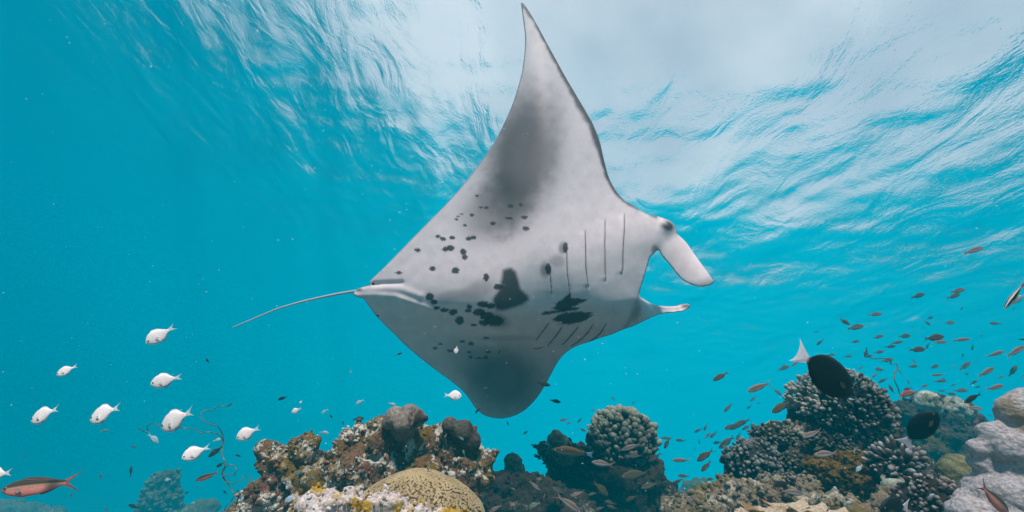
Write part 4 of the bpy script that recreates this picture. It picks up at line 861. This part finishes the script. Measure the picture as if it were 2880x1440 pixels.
ROWS = z2(1300, 1080, 3.22, [('grey',880,335,968,310,N),('grey',943,365,1003,338,N),('dark',1043,352,1092,295,N),('dark',550,457,606,418,N),('dark',720,722,772,714,3.6),('grey',1120,430,1052,398,4.9),
 ('pink',1440,600,1640,535,2.6),('pink',1172,705,1385,740,2.6),('grey',1505,655,1645,648,2.8),('grey',1690,705,1815,615,2.9),('pink',1900,690,2075,690,2.8),('olive',1440,845,1720,795,2.5),('grey',1830,585,1885,478,3.2),
 ('olive',2125,700,2290,585,2.6),('grey',2165,795,2255,690,3.0),('grey',2100,440,2185,395,N),('grey',2190,425,2225,345,N),('grey',2200,490,2252,438,N),('grey',2240,485,2310,425,N),('grey',2325,580,2432,518,N),
 ('grey',2350,540,2468,472,N),('grey',2375,405,2482,360,N),('grey',2420,412,2570,340,N),('grey',2485,522,2518,428,N),('dark',2275,530,2345,520,N),('dark',2145,548,2150,490,N),('grey',1800,488,1912,492,N),('grey',1930,508,2032,515,N),
 ('dark',2100,572,2112,608,N),('grey',2370,255,2450,172,N),('olive',1915,905,2005,850,3.0),('grey',1620,945,1795,888,2.8),('grey',1950,830,2065,836,3.6),('grey',1810,898,1862,872,4),('grey',2220,858,2292,862,4.5),
 ('olive',1320,1012,1172,872,2.3),('pink',1075,1165,830,990,1.9),('pink',705,965,598,868,2.5),('green',605,1118,715,1070,2.4),('pink',245,1162,372,1088,1.9),('grey',815,935,945,1002,2.6),('grey',980,1015,1112,972,2.6),
 ('pink',440,940,500,968,2.6),('grey',1290,1060,1405,1092,2.5),('olive',1480,1062,1602,1003,2.6),('grey',1140,1004,1232,983,2.8),('grey',1205,1140,1300,1110,2.5),('olive',1310,1100,1420,1140,2.4),('pink',735,1040,752,985,2.5),('grey',1060,1120,1130,1040,2.6),
 ('grey',2095,1105,1985,958,1.9),('grey',2462,1135,2385,1048,1.8),('blue',1078,722,1104,716,2.6),('dark',1535,180,1572,150,N),('grey',1345,120,1392,152,7.5),('grey',1165,240,1215,235,N)])
ROWS += z2(1980, 900, 2.3856, [('pink',290,480,455,418,2.4),('olive',60,408,172,345,2.6),('olive',455,622,598,535,2.4),('pink',590,310,648,266,2.6),('grey',572,310,485,338,N),('grey',655,408,712,358,3.0),('grey',522,508,455,452,N),('grey',310,548,357,503,N),
 ('dark',285,598,322,568,N),('dark',355,562,384,556,N),('grey',135,618,190,555,N),('grey',140,735,230,690,N),('grey',200,715,318,662,N),('grey',255,738,322,700,N),('grey',40,792,92,742,N),('grey',4,794,46,752,N),('grey',220,822,247,752,N),('grey',100,862,208,778,N),
 ('dark',60,830,122,820,N),('grey',-4,1012,50,935,N),('dark',-2,742,26,690,N),('grey',755,172,808,124,N),('grey',885,230,815,238,N),('grey',998,242,925,248,N),('grey',978,28,905,0,N),('grey',1072,38,946,64,N),('dark',770,78,732,82,N),('grey',1046,140,975,152,N),
 ('grey',1206,104,1125,126,N),('grey',1387,105,1295,112,N),('grey',1336,144,1245,158,N),('grey',1286,175,1205,182,N),('grey',1210,210,1130,222,N),('grey',1486,196,1362,202,3.2),('dark',1492,194,1512,148,N),('grey',1612,112,1463,128,2.8),('grey',1628,148,1530,148,3.0),
 ('grey',1788,126,1655,140,3.2),('grey',1522,38,1470,0,N),('grey',1682,14,1608,24,N),('grey',1912,22,2006,24,N),('dark',1798,204,1808,158,N),('pink',2017,208,1885,250,2.9),('grey',2152,175,2020,252,2.6),('dark',2160,132,2102,130,2.6),('grey',1132,234,1065,258,N),('grey',1272,262,1178,280,N),
 ('grey',1427,288,1378,252,N),('grey',1328,362,1290,318,N),('grey',1437,310,1360,312,N),('grey',1576,304,1508,324,N),('grey',1788,284,1703,342,N),('dark',1738,224,1732,256,N),('red',1665,328,1686,300,N),('pink',1947,320,1828,384,2.9),('grey',2102,308,2036,388,N),('grey',2012,378,1962,394,N),
 ('pink',1525,372,1622,364,3.8),('grey',1632,408,1528,412,N),('dark',1602,388,1634,418,N),('grey',1145,328,1222,336,N),('red',1130,388,1167,348,N),('grey',1170,422,1238,388,N),('grey',1066,314,1028,334,N),('grey',1240,438,1284,498,3.4),('grey',1360,398,1388,442,N),('red',1318,505,1445,476,3.2),
 ('red',1503,432,1446,458,N),('grey',1338,468,1402,454,4.0),('dark',1440,388,1445,414,N),('grey',1772,472,1662,474,N),('pink',2013,438,1882,468,3.0),('grey',1622,478,1558,470,N),('grey',1692,428,1642,448,N),('grey',1838,404,1778,438,N),('dark',1856,444,1808,454,N),('grey',1942,566,2032,542,N),
 ('grey',1942,608,2014,594,N),('pink',1872,598,1742,584,2.9),('grey',1912,684,1848,628,N),('grey',1938,648,1898,632,N),('grey',1208,502,1244,552,3.6),('grey',1692,500,1618,494,3.9),('pink',662,788,795,738,2.2),('pink',738,905,908,892,2.1),('grey',735,872,818,846,2.2),('grey',1590,750,1638,788,2.4),
 ('pink',262,832,355,788,2.6),('blue',1022,1018,1068,964,2.0),('blue',868,1120,908,1152,1.9),('blue',990,1222,930,1232,1.7),('pink',672,1166,495,1142,1.75),('dark',460,1108,600,1096,1.8),('blue',968,530,1014,534,2.8),('green',1150,530,1162,562,2.8),('blue',1545,1168,1495,1196,1.7),
 ('grey',1480,368,1500,388,N),('grey',1690,560,1640,540,4.0),('grey',2060,330,2100,300,N),('grey',1980,600,2020,610,N),('grey',1745,360,1780,352,N),('dark',1760,372,1775,352,N),('grey',1545,568,1600,600,3.6),('grey',2147,370,2120,390,N),('grey',1410,40,1385,48,8.5),('grey',1480,52,1450,58,8.5),('grey',1870,100,1845,112,8.5),('grey',1815,285,1828,262,N),('grey',1080,250,1092,186,6.5)])
ROWS += z2(2180, 660, 2.477, [('grey',1452,88,1296,138,2.7),('grey',1327,380,1207,404,N),('grey',1292,412,1183,448,N),('grey',1042,412,935,442,N),('grey',747,550,636,562,N),('grey',522,628,446,578,3.6),('dark',1102,574,1052,588,N),('grey',1310,505,1290,530,9),('grey',1392,520,1378,532,9),('grey',1675,515,1652,528,8.5)])
ROWS += z2(640, 1080, 3.22, [('pale',582,262,672,215,2.3),('blue',1160,185,1240,140,2.4),('blue',1525,195,1452,168,2.5),('blue',850,268,915,225,4.5),('pale',655,178,676,145,3.0),('blue',916,446,832,436,2.3),('blue',948,615,998,640,2.2),('blue',515,1065,645,1015,1.8),('blue',118,1075,156,995,2.0),
 ('green',605,828,690,775,2.1),('green',795,868,735,828,2.1),('green',735,755,800,768,2.2),('green',1860,505,1872,445,2.2),('green',1962,490,1990,445,2.2),('green',2140,510,2090,470,2.2),('green',2132,595,2152,668,2.2),('green',1815,790,1826,712,1.95),('green',1660,755,1685,708,2.0),
 ('dark',1235,310,1120,325,4.2),('dark',455,145,552,108,3.5),('dark',2,205,46,168,4),('dark',1040,335,1055,385,4),('dark',925,280,958,318,4.4),('pale',1085,375,1104,410,2.3),('blue',400,568,450,566,2.3),('dark',940,500,915,498,4),('blue',845,770,878,800,2.1),('dark',68,640,135,660,3.6)])
ROWS += z2(0, 720, 1.789, [('dark',1035,515,1055,542,3.4),('dark',662,1055,655,1118,3.2),('dark',1048,1012,1130,950,2.9),('dark',1088,1062,1132,1038,3.0),('blue',1112,920,1070,932,3.2),('blue',796,940,742,892,4.4),('green',546,876,500,884,5.0),('dark',645,1252,712,1270,4.2),('grey',350,1190,368,1222,6),('grey',498,1095,515,1130,6),
 ('grey',110,1012,140,1008,7),('blue',828,1130,864,1122,4.8),('grey',660,955,690,968,7),('dark',1122,1180,1145,1200,3.2),('grey',525,1265,548,1285,5.2),('dark',930,1195,955,1186,5.5),('grey',985,1160,1002,1172,5.5),('dark',262,1250,258,1272,5)])
ROWS += z2(940, 480, 1.789, [('pale',612,922,618,878,2.4),('dark',342,916,308,930,2.6),('dark',826,922,838,894,2.6),('olive',995,893,1062,888,2.7),('dark',1088,1082,1012,1062,3.0),('dark',708,1222,738,1190,2.8),('dark',1140,1166,1078,1152,3.4),('dark',868,1262,880,1286,3.4),('dark',870,1224,874,1208,2.7),('grey',772,1090,742,1102,2.6),('blue',86,1024,82,1000,3.5)])
rk = random.Random(5)
ROWS = [('pink' if r[0] == 'grey' and r[5] is not None and r[5] < 3.3 and rk.random() < 0.45 else r[0],)+tuple(r[1:]) for r in ROWS]
labs = {}
for i, (k, hx, hy, tx, ty, d) in enumerate(ROWS):
    cx, cy = (hx+tx)/2, (hy+ty)/2; Lp = math.hypot(hx-tx, hy-ty)
    best = min(LAND, key=lambda l: math.hypot(l[0]-cx, (l[1]-cy)*1.2)); dx, dy = cx-best[0], cy-best[1]
    rel = ('just in front of' if math.hypot(dx, dy) < 45 else 'above' if dy < -abs(dx)*0.8 else 'below' if dy > abs(dx)*0.8 else 'to the right of' if dx > 0 else 'to the left of')
    labs.setdefault((WORDS[k], rel, best[2]), []).append((math.hypot(dx, dy), i))
LABEL = {}
for (w, rel, lm), v in labs.items():
    v.sort()
    for j, (_, i) in enumerate(v): LABEL[i] = f'{w} {rel} {lm}' + ((', '+(ORD[j] if j else 'nearest it')) if len(v) > 1 else '')
rs = random.Random(21)
for i, (k, hx, hy, tx, ty, d) in enumerate(ROWS):
    Lp = math.hypot(hx-tx, hy-ty)
    if d is None: d = min(15.0, max(3.4, 0.23*rs.uniform(.9,1.25)/(Lp*TY/720)))
    yaw = rs.uniform(-.35,.35)
    fish(k, hx, hy, tx, ty, d, LABEL[i], 'fish', {'pale':'small whitish fish','blue':'pale blue chromis','green':'green chromis','dark':'small dark fish'}.get(k, 'loose school of reef fish'), yaw, Lp > 44, rs.uniform(-.12,.12), 0.2)

# --- drifting plankton
def plankton():
    rs = random.Random(77); V, F, cols = [], [], []
    for i in range(420):
        px, py = rs.uniform(-60, 2940), rs.uniform(-40, 1480); d = rs.uniform(0.5, 2.8)
        if rs.random() < 0.35: px, py = rs.gauss(1480, 240), rs.gauss(800, 260); d = rs.uniform(0.6, 2.6)
        c = P(px, py, d); r = M(d)*rs.choice((0.55,0.6,0.7,0.8,1.0,1.5)); b = len(V)
        R_ = Matrix.Rotation(rs.uniform(0,6), 3, Vector((rs.gauss(0,1), rs.gauss(0,1), rs.gauss(0,1))).normalized()); st = rs.uniform(1, 1.7)
        V += [c+R_ @ Vector((q[0]*r*st, q[1]*r, q[2]*r)) for q in ICO1[0]]; F += [tuple(k+b for k in f) for f in ICO1[1]]
    me = mesh_from('plankton', V, F); me.materials.append(NT('plankton_body').fin((0.82,0.80,0.78), 0.5)); o = bpy.data.objects.new('plankton', me); link(o)
    tag(o, 'tiny pale specks of plankton drifting through the water', 'plankton', kind='stuff')
plankton()
